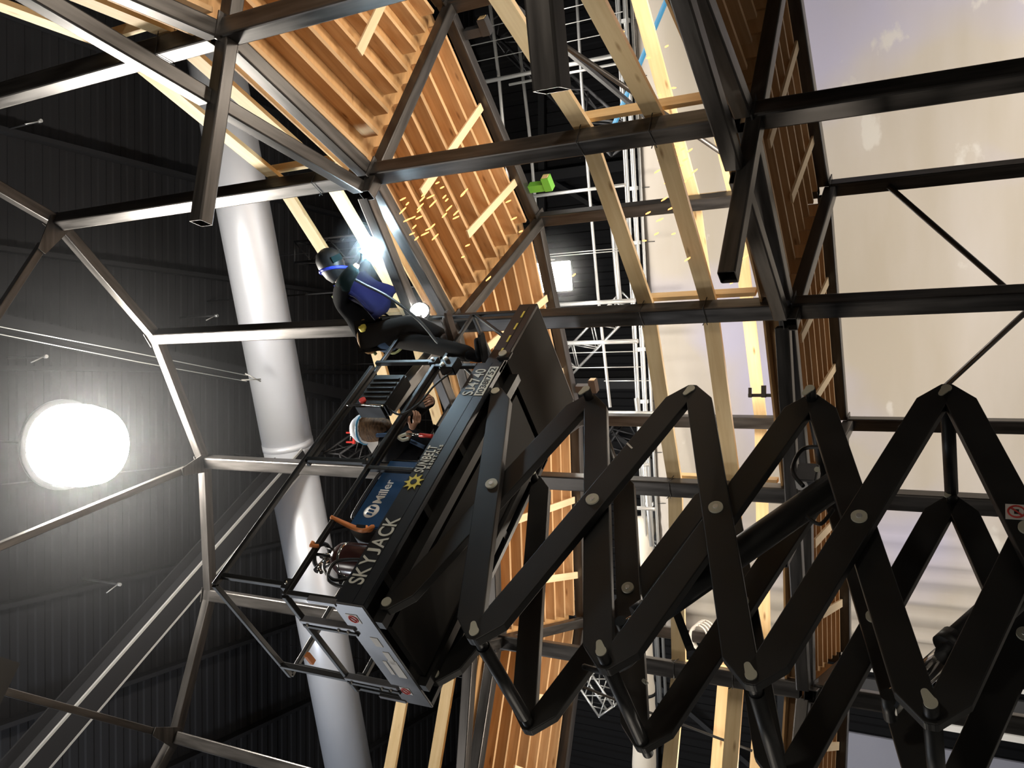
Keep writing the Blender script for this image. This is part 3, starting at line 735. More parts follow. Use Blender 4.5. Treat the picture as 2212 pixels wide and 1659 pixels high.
# hydraulic cylinders between the two arm planes
def cylinder(p, q, rr, frac, cap):
    p = Vector(p); q = Vector(q); m_ = lerp(p, q, frac)
    c = rod('hydraulic_cylinder', p, m_, rr, M['lift'], LIFT, 24, local=True)
    rod('gland', m_ - (q - p).normalized() * .05, m_ + (q - p).normalized() * .03, rr * 1.16, M['lift'], LIFT, 24, local=True)
    rod('piston_rod', m_, q, rr * .66, M['chrome'], LIFT, 20, local=True)
    for e_ in (p, q): rod('cylinder_pin', e_ - Vector((0, .11, 0)), e_ + Vector((0, .11, 0)), .035, M['lift'], LIFT, 14, local=True)
    return c
def L3(x, y, v): q = lpx(x, y, v); return lv(*q)
cylinder(L3(1822, 1035, .42), L3(1350, 1365, .42), .088, .92, True)
cylinder(L3(2290, 1195, .58), L3(1920, 1525, .58), .088, .64, True)
box('valve_block', L3(1745, 1030, .40), (.16, .10, .13), M['liftgrey'], LIFT, True, bevel=.01)
rod('valve_pin', L3(1765, 1014, .34), L3(1765, 1014, .36), .018, M['pin'], LIFT, 12, local=True)
sweep('hose', spline([L3(1735, 1050, .36), L3(1712, 1015, .36), L3(1735, 970, .36), L3(1790, 966, .3)], 8), .014, M['rubber'], LIFT, n=8, local=True)
sweep('hose', spline([L3(1742, 1115, .36), L3(1772, 1132, .36), L3(1800, 1100, .36)], 8), .012, M['rubber'], LIFT, n=8, local=True)
sweep('hose', spline([L3(1262, 1440, .9), L3(1310, 1452, .7), L3(1350, 1440, .5), L3(1378, 1415, .3)], 8), .02, M['rubber'], LIFT, n=8, local=True)
bar('safety_prop', L3(1460, 1320, .6), L3(1490, 1400, .6), .05, .05, M['lift'], LIFT, local=True)
for p in (L3(1390, 1470, .8),):
    rod('hose_fitting', p, p + Vector((.02, .06, 0)), .012, M['pin'], LIFT, 10, local=True)
# no-hands sign on an outer arm
sg_ = L3(2196, 1106, VN_O - .004)
box('warning_sign', sg_, (.10, .004, .10), M['white'], LIFT, True)
sweep('prohibition_ring', [sg_ + Vector((.038 * math.cos(i * PI / 10), -.004, .038 * math.sin(i * PI / 10))) for i in range(21)], .005, M['red'], LIFT, n=6, local=True)
rod('prohibition_bar', sg_ + Vector((-.026, -.004, -.026)), sg_ + Vector((.026, -.004, .026)), .005, M['red'], LIFT, 6, local=True)
box('hand_mark', sg_ + Vector((0, -.003, 0)), (.03, .003, .022), M['ink'], LIFT, True)
lst = L3(1360, 963, VN_O - .003)
box('arm_label', lst, (.012, .003, .07), M['sticker'], LIFT, True, rot=Matrix.Rotation(.75, 3, 'Y'))
# chassis under the stack (out of the frame, on the floor)
box('chassis', (1.15, PWD / 2, .42), (2.4, 1.1, .36), M['lift'], LIFT, True, bevel=.03)
for u in (.35, 1.95):
    for v in (.1, PWD - .1): rod('wheel', Vector((u, v - .1, .25)), Vector((u, v + .1, .25)), .25, M['rubber'], LIFT, 24, local=True)
for vi, vo in ((VN_I, VN_O), (VF_I, VF_O)): pass
for v in (VN_O + .1, VF_O - .03):
    for u in (U0, U1): bar('stack_foot', Vector((u, v, .55)), Vector((u, v, PZ + ZP[5])), .08, .1, M['lift'], LIFT, (1, 0, 0), local=True)
# platform control box and joystick on the guard rail
cb = lbox('control_box', 1.72, 2.10, -.10, .03, .76, 1.08, 'black', bevel=.015)
lbox('control_face', 1.70, 1.722, -.09, .02, .80, 1.05, 'lift', cb)
lrod('stop_button', (1.76, -.125, 1.0), (1.76, -.10, 1.0), .028, 'red', cb)
for i in range(5): lbox('cooling_fin', 1.80 + i * .055, 1.815 + i * .055, -.112, -.10, .79, 1.05, 'lift', cb)
sweep('control_guard', spline([lv(1.70, -.11, 1.12), lv(1.68, -.14, .95), lv(1.70, -.11, .76)], 6), .008, M['chrome'], cb, n=6, local=True)
js = lbox('joystick_box', 2.18, 2.32, -.09, .0, .36, .50, 'black', bevel=.01)
for u in (2.21, 2.28): lrod('toggle', (u, -.115, .47), (u, -.09, .46), .018, 'alu', js, 10)
sweep('control_cable', spline([lv(2.2, -.04, .38), lv(2.0, -.06, .45), lv(1.8, -.05, .50), lv(1.68, -.04, .62), lv(1.75, -.04, .78)], 6), .009, M['rubber'], LIFT, n=6, local=True)

# ---------------------------------------------------------------- work light on the end of the guard rail
wl = thing('work_light', lw(PE - .04, .04, HT - .04), 'bright white work light clamped to the end of the platform rail', 'work light')
p = lw(PE - .06, .065, HT - .02)
side = ML.to_3x3() @ Vector((0, -1, 0)); fwd = ML.to_3x3() @ Vector((1, 0, 0))
Rw = Matrix((fwd, side, fwd.cross(side))).transposed()
cpos = p + side * .06 + Vector((0, 0, -.10))
cpos_w = cpos + side * .05
box('housing', cpos, (.19, .05, .13), M['lift'], wl, rot=Rw, bevel=.01)
toc = (EYE - cpos).normalized(); toc = (side * .8 + toc * .6 + Vector((0, 0, -.2))).normalized()
Mw = toc.to_track_quat('Z', 'Y').to_matrix().to_4x4(); Mw.translation = cpos + toc * .035
lathe('lens', [(.08, -.01), (.087, .0), (.08, .014), (.05, .022), (.02, .024)], M['ledwork'], Mw, wl, 24)
lathe('rim', [(.082, -.03), (.096, -.025), (.096, .004), (.086, .006)], M['lift'], Mw, wl, 24)
bar('bracket', cpos - side * .02, p, .02, .02, M['lift'], wl)

# ---------------------------------------------------------------- load on the platform
DK = .142
wmach = thing('welding_machine', lw(1.0, .27, .116), 'blue welding power source standing on the lift platform', 'welding machine')
def wb_(name, u0, u1, v0, v1, h0, h1, m, bevel=0.0, par=wmach):
    c = lw((u0 + u1) / 2, (v0 + v1) / 2, (h0 + h1) / 2)
    return box(name, c, (abs(u1 - u0), abs(v1 - v0), abs(h1 - h0)), M[m], par, rot=ML.to_3x3(), bevel=bevel)
wb_('body', .68, 1.33, .105, .42, .116, .60, 'blue', .012)
wb_('front_panel', 1.33, 1.35, .115, .41, .14, .59, 'black', .006)
wb_('back_panel', .66, .68, .115, .41, .14, .59, 'black', .006)
for v in (.15, .38): sweep('handle', spline([lw(.78, v, .60), lw(.82, v, .66), lw(1.2, v, .66), lw(1.24, v, .60)], 5), .014, M['black'], wmach, n=8)
def wtext(s, u0, h0, size, ulen, m, v, bold):
    me, wdt = text_mesh(s, size, bold, 1.0, .001)
    for q in me.vertices: q.co.x *= ulen / wdt
    Mx = ML @ Matrix(((1, 0, 0, u0), (0, 0, -1, v), (0, 1, 0, PZ + h0), (0, 0, 0, 1)))
    return put('maker_lettering', me, M[m], wmach, Mx)
wtext('Miller', .90, .435, .11, .23, 'white', .103, .0014)
Md = ML @ Matrix.Translation(Vector((.825, .104, PZ + .475))) @ Matrix.Rotation(PI / 2, 4, 'X')
lathe('round_emblem', [(.062, 0), (.062, .003)], M['white'], Md, wmach, 28)
for i in (-1, 0, 1):
    poly = [(-.013 + i * .03, -.026), (.004 + i * .03, -.026), (.013 + i * .03, .026), (-.004 + i * .03, .026)]
    prism('emblem_bar', poly, .003, M['blue'], ML @ Matrix.Translation(Vector((.825, .098, PZ + .475))), wmach)
gc = thing('gas_cylinder', lw(.50, .26, .116), 'maroon gas cylinder with black valve guard strapped to the platform rail', 'gas cylinder')
Mg = Matrix.Translation(lw(.50, .25, .116)) @ Matrix.Rotation(YAW, 4, 'Z')
lathe('bottle', [(.10, 0), (.118, .02), (.118, .46), (.112, .50), (.085, .545), (.05, .565), (.035, .575)], M['maroon'], Mg, gc, 28)
lathe('shoulder_band', [(.1195, .44), (.1195, .462)], M['chrome'], Mg, gc, 28)
lathe('valve_stem', [(.025, .57), (.025, .66), (.018, .70)], M['chrome'], Mg, gc, 14)
Mr = Mg @ Matrix.Translation(Vector((0, 0, .69)))
ring = [Mr @ Vector((.085 * math.cos(i * PI / 12), .085 * math.sin(i * PI / 12), 0)) for i in range(25)]
sweep('valve_guard', ring, .017, M['black'], gc, n=8)
for i in range(3): rod('guard_leg', Mr @ Vector((.075 * math.cos(i * 2.1), .075 * math.sin(i * 2.1), 0)), Mr @ Vector((.05 * math.cos(i * 2.1), .05 * math.sin(i * 2.1), -.13)), .012, M['black'], gc, 8)
rod('regulator', Mr @ Vector((-.02, 0, -.06)), Mr @ Vector((-.15, -.03, -.06)), .022, M['chrome'], gc, 12)
rod('regulator_knob', Mr @ Vector((-.13, -.03, -.06)), Mr @ Vector((-.16, -.035, -.12)), .014, M['chrome'], gc, 10)
st = thing('ratchet_strap', lw(.62, .13, .4), 'orange ratchet strap round the gas cylinder and the mid rail', 'strap')
sweep('webbing', spline([lw(.66, .0, .68), lw(.635, .05, .5), lw(.62, .06, .36), lw(.60, -.015, .27), (lw(.56, -.02, .30)), lw(.585, .02, .40), lw(.62, .03, .52), lw(.66, .0, .68)], 6), .016, M['orange'], st, n=6)
bar('ratchet', lw(.60, .0, .33), lw(.615, .02, .43), .03, .02, M['chrome'], st)
sweep('rail_loop', [lw(.40, -.004, HM - .03), lw(.40, -.004, HM + .03), lw(.43, -.004, HM + .03)], .016, M['orange'], st, n=6)
hs = sweep('gas_hose', spline([lw(.42, .2, .70), lw(.30, .12, .58), lw(.22, .10, .42), lw(.30, .12, .28), lw(.45, .16, .22), lw(.28, .12, .20), lw(.18, .1, .30), lw(.22, .1, .48), lw(.38, .12, .52), lw(.45, .16, .30)], 8), .012, M['rubber'], n=8)
tag(hs, 'black rubber gas hose coiled beside the maroon cylinder', 'hose')

# ================================================================ PEOPLE
def glove(name, wrist, palm_dir, spread_dir, m, parent, curl):
    """one hand: palm, four fingers of different length and a thumb off the side of the palm"""
    w_ = Vector(wrist); d = Vector(palm_dir).normalized(); s_ = Vector(spread_dir); s_ = (s_ - d * s_.dot(d)).normalized(); n_ = d.cross(s_) * curl
    J = [(w_, .028, .022), (w_ + d * .05, .036, .018), (w_ + d * .085, .036, .016)]; E_ = [(0, 1), (1, 2)]
    for i, (o, ln) in enumerate(((-.030, .075), (-.010, .085), (.010, .080), (.030, .062))):
        b_ = w_ + d * .092 + s_ * o; i0 = len(J)
        J += [(b_, .0105, .0105), (b_ + d * ln * .45 + n_ * .012, .010, .010), (b_ + d * ln * .72 + n_ * .040, .009, .009), (b_ + d * ln * .70 + n_ * .064, .008, .008)]
        E_ += [(2, i0), (i0, i0 + 1), (i0 + 1, i0 + 2), (i0 + 2, i0 + 3)]
    i0 = len(J); b_ = w_ + d * .045 - s_ * .036
    J += [(b_, .013, .013), (b_ + d * .03 - s_ * .022 + n_ * .015, .012, .012), (b_ + d * .062 - s_ * .018 + n_ * .035, .010, .010)]
    E_ += [(1, i0), (i0, i0 + 1), (i0 + 1, i0 + 2)]
    return skin(name, J, E_, m, parent, 1, root=0)
def W3(l): return [lw(*p) for p in l]
# ---- the welder, standing on the mid rail and leaning out over the side
wd = thing('person', lw(2.75, 0, .27), 'person in welding hood and navy jacket standing on the platform rail, leaning out to weld', 'person')
pel, sp, ch, nk, hd, ht = W3([(2.92, .10, 1.68), (3.02, -.05, 1.80), (3.13, -.22, 1.92), (3.20, -.37, 2.01), (3.255, -.48, 2.09), (3.28, -.53, 2.16)])
shR, shL = W3([(2.98, -.27, 1.93), (3.33, -.27, 1.95)])
elR, elL = W3([(2.93, -.50, 1.70), (3.43, -.52, 1.72)])
haR, haL = W3([(3.05, -.60, 1.56), (3.27, -.63, 1.52)])
hiR, hiL = W3([(2.83, .05, 1.64), (2.97, .15, 1.64)])
knR, knL = W3([(2.90, -.02, 1.14), (2.74, .10, .98)])
anR, anL = W3([(2.78, .08, .79), (2.52, .06, .40)])
heR, toR = W3([(2.76, .13, .725), (2.80, -.15, .715)])
heL, toL = W3([(2.50, .10, .31), (2.54, -.10, .285)])
body = skin('body', [(pel, .12, .10), (sp, .12, .10), (ch, .14, .11), (nk, .055), (hd, .085, .095), (ht, .06), (shR, .06), (elR, .04), (haR, .03), (shL, .06), (elL, .04), (haL, .03),
      (hiR, .085), (knR, .06), (anR, .045), (hiL, .085), (knL, .06), (anL, .045)],
     [(0, 1), (1, 2), (2, 3), (3, 4), (4, 5), (2, 6), (6, 7), (7, 8), (2, 9), (9, 10), (10, 11), (0, 12), (12, 13), (13, 14), (0, 15), (15, 16), (16, 17)], M['skin'], wd)
skin('jacket', [(pel + Vector((0, 0, -.06)), .15, .13), (pel + Vector((0, 0, .05)), .18, .15), (sp, .175, .145), (ch, .185, .15), (nk - (nk - ch) * .25, .09, .09), (shR, .095), (lerp(shR, elR, .5), .085), (elR, .07), (lerp(elR, haR, .8), .055),
      (shL, .095), (lerp(shL, elL, .5), .085), (elL, .07), (lerp(elL, haL, .8), .055)],
     [(0, 1), (1, 2), (2, 3), (3, 4), (3, 5), (5, 6), (6, 7), (7, 8), (3, 9), (9, 10), (10, 11), (11, 12)], M['cloth'], wd)
# open navy front panels of the jacket hanging down from the chest
def flap(name, top, bot, m, w0, w1, parent, wdir):
    top = [Vector(t) for t in top]; V = []; F = []
    n = 8
    for i in range(n + 1):
        t = i / n
        c = lerp(top[0], bot, t); wdt = w0 + (w1 - w0) * t
        for j in range(7):
            q = (j / 6 - .5)
            V.append(c + wdir * wdt * q + Vector((0.02 * math.sin(6 * t + 5 * q), -.03 * math.cos(7 * q + 3 * t), .02 * math.sin(9 * q))))
    for i in range(n):
        for j in range(6): a_ = i * 7 + j; F.append((a_, a_ + 1, a_ + 8, a_ + 7))
    o = put(name, mesh(V, F), m, parent, None, False, True)
    so_ = o.modifiers.new('t', 'SOLIDIFY'); so_.thickness = .012
    return o
ud = ML.to_3x3() @ Vector((1, 0, 0)); vd = ML.to_3x3() @ Vector((0, 1, 0))
flap('jacket_front', [lw(3.16, -.36, 1.86)], lw(3.02, -.14, 1.44), M['jacket'], .34, .42, wd, ud)
flap('jacket_side', [lw(3.02, -.36, 1.84)], lw(2.92, -.12, 1.50), M['jacket'], .20, .30, wd, (ud * .6 + vd * .8))
for a_, b_, c_ in ((shR, elR, haR), (shL, elL, haL)):
    skin('sleeve', [(lerp(a_, b_, .55), .088), (b_, .078), (lerp(b_, c_, .45), .068), (lerp(b_, c_, .85), .058)], [(0, 1), (1, 2), (2, 3)], M['teal_cloth'], wd)
skin('trousers', [(pel + Vector((0, 0, .02)), .15, .13), (hiR, .115), (lerp(hiR, knR, .5), .105), (knR, .088), (lerp(knR, anR, 1.0), .072), (hiL, .115), (lerp(hiL, knL, .5), .105), (knL, .088), (lerp(knL, anL, 1.05), .076)],
     [(0, 1), (1, 2), (2, 3), (3, 4), (0, 5), (5, 6), (6, 7), (7, 8)], M['trouser'], wd)
skin('seat_of_jeans', [(pel + vd * .05 + Vector((0, 0, -.04)), .13, .12), (pel + vd * .09 - Vector((0, 0, .12)), .15, .125), (pel + vd * .06 - Vector((0, 0, .26)), .11, .10)], [(0, 1), (1, 2)], M['denim'], wd)
for he, to, an, m in ((heR, toR, anR, 'boot'), (heL, toL, anL, 'cloth')):
    bt = skin('boot', [(an + Vector((0, 0, .06)), .062), (an, .058), (he, .045), (lerp(he, to, .5), .05, .042), (to, .045, .032)], [(0, 1), (1, 2), (2, 3), (3, 4)], M[m], wd, 2)
    f_ = (to - he).normalized()
    Ls = (to - he).length + .10; fz = Vector((0, 0, 1)); fy = (fz - f_ * fz.dot(f_)).normalized(); fl_ = f_.cross(fy)
    outl = [(Ls * (.5 - .5 * math.cos(t)), (.047 + .006 * math.cos(2 * t)) * (abs(math.sin(t)) ** .45) * (1 if math.sin(t) >= 0 else -1)) for t in [i * 2 * PI / 24 for i in range(24)]]
    Ms = Matrix((f_, fy, fl_)).transposed().to_4x4(); Ms.translation = he - f_ * .05 - fy * .05
    prism('sole', outl, .024, M['boot' if m == 'boot' else 'rubber'], Ms, wd)
glove('glove', haR, lw(3.12, -.66, 1.47) - haR, ud, M['teal_cloth'], wd, 1)
glove('glove', haL, lw(3.19, -.67, 1.47) - haL, ud, M['teal_cloth'], wd, -1)
# welding hood
hf = (lw(3.16, -.66, 1.62) - hd).normalized(); hu = (ht - nk).normalized(); hs_ = hf.cross(hu).normalized(); hu = hs_.cross(hf)
Mh = Matrix((hs_, hf, hu)).transposed().to_4x4(); Mh.translation = hd
V = []; F = []; n = 16
prof = [(-.16, .075, .06), (-.10, .105, .115), (0, .125, .14), (.08, .12, .135), (.14, .085, .09), (.165, .02, .02)]
for z, rx, ry in prof: V += [(rx * math.cos(2 * PI * k / n), ry * math.sin(2 * PI * k / n) + .02, z) for k in range(n)]
for i in range(len(prof) - 1): F += [(i * n + k, i * n + (k + 1) % n, (i + 1) * n + (k + 1) % n, (i + 1) * n + k) for k in range(n)]
F.append(tuple(range((len(prof) - 1) * n, len(prof) * n)))
hood = put('welding_hood', mesh(V, F), M['black'], wd, Mh, False, True)
put('hood_window', box('hood_window', Mh @ Vector((0, .155, .03)), (.11, .012, .06), M['green'], wd, rot=Mh.to_3x3()).data, None, wd, Matrix.Translation((0, 0, -50))) if False else box('hood_window', Mh @ Vector((0, .158, .03)), (.11, .014, .06), M['teal_cloth'], wd, rot=Mh.to_3x3())
sweep('hood_trim', [Mh @ Vector((.122 * math.cos(t), .135 * math.sin(t) + .02, -.06 + .05 * math.cos(t))) for t in [i * 2 * PI / 20 for i in range(21)]], .016, M['hoodblue'], wd, n=8)
flap('neck_cloth', [lerp(hd, nk, .4) + vd * .10], nk + vd * .12 - Vector((0, 0, .08)), M['hoodblue'], .18, .24, wd, ud)
# harness and belt
for s_ in (-1, 1):
    sweep('harness_strap', spline([pel + ud * .10 * s_ + vd * .17, sp + ud * .12 * s_ + vd * .17 + Vector((0, 0, .03)), ch + ud * .11 * s_ + vd * .14 + Vector((0, 0, .08)), shR.lerp(shL, .5 + .3 * s_) + Vector((0, 0, .11))], 5), .016, M['harness'], wd, n=6)
belt = sweep('tool_belt', [pel + Vector((0, 0, .03)) + (ud * math.cos(t) * .185 + vd * math.sin(t) * .16) for t in [i * 2 * PI / 18 for i in range(19)]], .022, M['tan'], wd, n=8)
rod('tape_measure', pel - ud * .12 - vd * .14 + Vector((0, 0, -.03)), pel - ud * .12 - vd * .18 + Vector((0, 0, -.03)), .036, M['yellow'], wd, 18)
box('tool_pouch', pel + ud * .03 + vd * .17 - Vector((0, 0, .06)), (.12, .06, .14), M['tan'], wd, rot=ML.to_3x3(), bevel=.012)
sweep('lanyard', spline([ch + vd * .17 + Vector((0, 0, .05)), sp + vd * .27 - Vector((0, 0, .0)), pel + vd * .24 - Vector((0, 0, .10)), lw(2.95, .25, 1.38), lw(2.95, .22, 1.22), lw(2.90, .10, 1.30)], 6), .013, M['harness'], wd, n=6)
# welding gun with its cable
gun = thing('welding_gun', haR, 'welding gun with a long cable held by the welder', 'welding gun')
rod('handle', lw(3.04, -.585, 1.585), lw(3.09, -.65, 1.49), .018, M['black'], gun, 10)
sweep('neck', spline([lw(3.09, -.65, 1.49), lw(3.12, -.665, 1.46), lw(3.15, -.668, 1.445)], 4), .010, M['chrome'], gun, n=8)
sweep('cable', spline([lw(3.04, -.585, 1.585), lw(3.0, -.50, 1.66), lw(2.98, -.42, 1.56), lw(2.92, -.30, 1.30), lw(2.80, -.12, 1.0), lw(2.6, .05, .72), lw(2.3, .2, .30), lw(1.8, .3, .2), lw(1.37, .3, .3)], 8), .014, M['rubber'], gun, n=8)

# ---- the second worker, kneeling on the platform
wk = thing('person', lw(1.85, .45, .142), 'person in black clothes and pale cap kneeling on the lift platform', 'person')
pel2, sp2, ch2, nk2, hd2, ht2 = W3([(1.80, .52, .55), (1.84, .48, .76), (1.87, .43, .98), (1.89, .39, 1.14), (1.905, .36, 1.24), (1.91, .35, 1.33)])
s1, s2 = W3([(1.68, .42, 1.03), (2.05, .42, 1.03)]); e1, e2 = W3([(1.58, .28, .80), (2.16, .28, .80)]); h1, h2 = W3([(1.70, .16, .62), (2.06, .16, .60)])
q1, q2 = W3([(1.70, .52, .50), (1.92, .50, .50)]); k1, k2 = W3([(1.72, .20, .24), (2.0, .22, .24)]); f1, f2 = W3([(1.68, .62, .20), (1.95, .62, .20)]); t1, t2 = W3([(1.68, .74, .18), (1.95, .74, .18)])
skin('body', [(pel2, .12, .1), (sp2, .12, .1), (ch2, .14, .1), (nk2, .052), (hd2, .078, .09), (ht2, .06), (s1, .06), (e1, .042), (h1, .03), (s2, .06), (e2, .042), (h2, .03), (q1, .085), (k1, .06), (f1, .045), (q2, .085), (k2, .06), (f2, .045)],
     [(0, 1), (1, 2), (2, 3), (3, 4), (4, 5), (2, 6), (6, 7), (7, 8), (2, 9), (9, 10), (10, 11), (0, 12), (12, 13), (13, 14), (0, 15), (15, 16), (16, 17)], M['skin'], wk)
skin('jacket', [(pel2 + Vector((0, 0, .02)), .17, .15), (sp2, .175, .15), (ch2, .185, .15), (nk2 - (nk2 - ch2) * .15, .085, .085), (s1, .095), (e1, .072), (lerp(e1, h1, .85), .052), (s2, .095), (e2, .072), (lerp(e2, h2, .85), .052)],
     [(0, 1), (1, 2), (2, 3), (2, 4), (4, 5), (5, 6), (2, 7), (7, 8), (8, 9)], M['cloth'], wk)
skin('trousers', [(pel2, .16, .14), (q1, .11), (k1, .085), (f1, .07), (q2, .11), (k2, .085), (f2, .07)], [(0, 1), (1, 2), (2, 3), (0, 4), (4, 5), (5, 6)], M['cloth'], wk)
for f_, t_ in ((f1, t1), (f2, t2)): skin('boot', [(f_, .06), (lerp(f_, t_, .6), .055, .045), (t_, .045, .035)], [(0, 1), (1, 2)], M['boot'], wk, 2)
glove('hand', h1, lw(1.78, .08, .56) - h1, vd, M['skin'], wk, 1); glove('hand', h2, lw(1.98, .08, .54) - h2, vd, M['skin'], wk, -1)
Mk = Matrix((ud, vd, Vector((0, 0, 1)))).transposed().to_4x4(); Mk.translation = hd2
bm = bmesh.new(); bmesh.ops.create_icosphere(bm, subdivisions=4, radius=1)
for v_ in bm.verts:
    c = v_.co; nz_ = math.sin(c.x * 17 + c.z * 9) * math.sin(c.y * 15 + c.z * 6) * .06
    v_.co = Vector((c.x * .115 * (1 + nz_), c.y * .125 * (1 + nz_) - .015, (c.z * .15 if c.z > 0 else c.z * .24) * (1 + nz_) + .02))
me = bpy.data.meshes.new('hair'); bm.to_mesh(me); bm.free(); put('hair', me, M['hair'], wk, Mk, False, True)
lathe('cap', [(.128, .05), (.130, .07), (.122, .12), (.09, .17), (.03, .19)], M['cap'], Mk @ Matrix.Translation((0, -.01, -.005)), wk, 24)
sweep('cap_band', [Mk @ Vector((.131 * math.cos(t), .131 * math.sin(t) - .01, .06)) for t in [i * 2 * PI / 20 for i in range(21)]], .010, M['teal'], wk, n=6)
prism('cap_peak', [(-.09, 0), (.09, 0), (.075, .012), (-.075, .012)], .10, M['cap'], Mk @ Matrix.Translation((0, .10, .05)), wk)
sweep('harness_strap', spline([lw(1.72, .36, .60), lw(1.76, .28, .85), lw(1.78, .30, 1.08)], 5), .018, M['denim'], wk, n=6)
clampo = thing('clamp_tool', lw(1.55, .10, .42), 'red handled clamp hooked on the platform beside the kneeling worker', 'clamp')
rod('handle', lw(1.55, .06, .30), lw(1.56, .06, .42), .016, M['red'], clampo, 10); rod('screw', lw(1.56, .06, .42), lw(1.57, .06, .56), .010, M['chrome'], clampo, 8)
sweep('jaw', spline([lw(1.57, .06, .55), lw(1.53, .06, .60), lw(1.50, .06, .55), lw(1.52, .06, .50)], 5), .013, M['pin'], clampo, n=6)

# ================================================================ WELDING ARC, SPARKS, LAMPS
arc_p = lw(3.15, -.665, 1.44)
arc = thing('welding_arc', arc_p, 'blinding blue-white welding arc on top of the chord beam', 'arc')
bm = bmesh.new(); bmesh.ops.create_icosphere(bm, subdivisions=3, radius=.085)
for v_ in bm.verts: v_.co *= 1 + .35 * math.sin(v_.co.x * 90) * math.cos(v_.co.y * 80 + v_.co.z * 70)
me = bpy.data.meshes.new('arc'); bm.to_mesh(me); bm.free(); put('arc_core', me, M['arc'], arc, Matrix.Translation(arc_p), False, True)
SPK = [(880,475),(905,470),(915,420),(930,425),(945,395),(960,425),(935,488),(925,380),(1000,420),(960,465),(970,450),(985,460),(905,455),(890,505),(925,495),(940,512),(900,515),(912,430),(935,440),(965,432),(1003,415),(1098,435),(1110,472),(1125,500),(1010,530),(880,440),(870,455),(895,490),(918,505),(955,405),(870,430),(1000,555),(985,470),(1055,602),(1240,594),(908,446),(892,470),
(1440,100),(1400,125),(1424,205),(1455,190),(1465,230),(1370,310),(1395,312),(1435,320),(1460,318),(1475,322),(1490,325),(1425,345),(1455,350),(1470,358),(1480,345),(1445,365),(1500,370),(1420,370),(1440,395),(1460,400),(1475,395),(1455,420),(1470,415),(1480,425),(1435,430),(1450,450),(1425,475),(1400,460),(1418,505),(1470,490),(1485,560),(1392,520),(1345,70),(1345,130),(1455,505),(1610,555),(1582,610),(1440,338),(1462,335),(1452,385),(1466,440),(1490,385)]
sm = bpy.data.meshes.new('spark'); bm = bmesh.new(); bmesh.ops.create_icosphere(bm, subdivisions=1, radius=1); bm.to_mesh(sm); bm.free(); sm.materials.append(M['spark'])
base_ray = ray(900, 470); dist0 = (lw(3.15, -.665, 1.3) - EYE).dot(Fv)
for i, (x, y) in enumerate(SPK):
    dpt = dist0 + random.uniform(-.35, .15) - (0.5 if x > 1300 else 0)
    d = ray(x, y); p = EYE + d * (dpt)
    near = x < 1300
    dirv = (Vector((0.30, .06, -.9)) if random.random() < .5 else Vector((.62, .1, -.75))) if near else Vector((random.uniform(-.1, .5), .05, -.8))
    L_ = random.uniform(.020, .055) if near else random.uniform(.018, .04)
    Mx, _ = frame(p, p + dirv); Mx = Mx @ Matrix.Diagonal((L_, .008, .008, 1))
    o = put('spark', sm, None, None, Mx)
    tag(o, 'glowing orange spark falling from the weld past the upper gallery joists' if near else 'glowing orange spark falling past the pine rails below the weld', 'spark', 'sparks before the upper gallery' if near else 'sparks before the pine rails')

def space_light(p, r, h, label):
    t = thing('space_light', p, label, 'lamp')
    Mx = Matrix.Translation(p)
    lathe('silk_skirt', [(.02, -h * .5), (r * .55, -h * .49), (r * .92, -h * .36), (r, -h * .1), (r, h * .32)], M['lantern'], Mx, t, 36)
    lathe('black_top', [(r * 1.12, h * .33), (r * 1.12, h * .40), (r * .5, h * .52), (.05, h * .56)], M['black'], Mx, t, 36)  # cap added to keep the lamp's light off the roof
    rod('hanging_cable', p + Vector((0, 0, h * .55)), (p.x, p.y, ROOF_Z - .05), .015, M['rubber'], t, 8)
    return t
LP = atZ(172, 962, 11.35)
space_light(LP, .50, .86, 'large round glowing studio lamp hanging above the ring of spokes')
# flood lamp behind the upper gallery
fl = thing('flood_lamp', atY(1197, 600, 12.4), 'bright flood lamp hanging behind the upper gallery', 'lamp')
p = p_flood = atY(1197, 598, 12.4); aim = (Vector((0, 2, 2.5)) - p).normalized(); Rf = aim.to_track_quat('Y', 'Z').to_matrix()
box('housing', p - aim * .06, (.52, .12, .60), M['black'], fl, rot=Rf, bevel=.02)
box('lens', p + aim * .012, (.46, .03, .54), M['flood'], fl, rot=Rf, bevel=.05 * .2)
rod('yoke', p - aim * .06 + Vector((0, 0, .27)), (p.x - aim.x * .06, p.y - aim.y * .06, ROOF_Z - .03), .014, M['darksteel'], fl, 8)

# ================================================================ SMALL THINGS ROUND THE HALL
for i, (y0, y1, x0, x1, m, lb) in enumerate(((1448, 1472, 1830, 2330, 'darksteel', 'dark upright screen beside the folded edge of the backdrop'), (1474, 1492, 1830, 2330, 'white', 'white upright post beside the dark screen at the backdrop edge'),
        (1512, 1540, 1850, 2330, 'darksteel', 'dark upright board left of the white post'), (1600, 1612, 1960, 2330, 'white', 'slim white upright post far left of the backdrop'))):
    p = atY(x0, (y0 + y1) / 2 - 50, 14.6)
    wdt = (y1 - y0) / FPX * 14.6
    o = box('upright_post' if m == 'white' else 'dark_screen', (p.x, 14.6, p.z / 2), (wdt, .08, p.z), M[m])
    tag(o, lb, 'post' if m == 'white' else 'screen')
p = atY(1795, 1600, 15.2); q = atY(1795, 1760, 15.2)
o = box('scenery_flat', ((p.x + q.x) / 2 - .6, 15.2, p.z / 2), (abs(q.x - p.x) + 1.6, .06, p.z), M['flat']); tag(o, 'plain grey-blue scenery flat standing on the studio floor', 'scenery flat')
co = thing('cable_coil', node(RO, 4, 4.9), 'coil of white cable hanging on a steel post', 'cable')
pc = lerp(node(RO, 4, 4.95), node(RO, 4, 4.95), 0) + Vector((.02, -.10, 0))
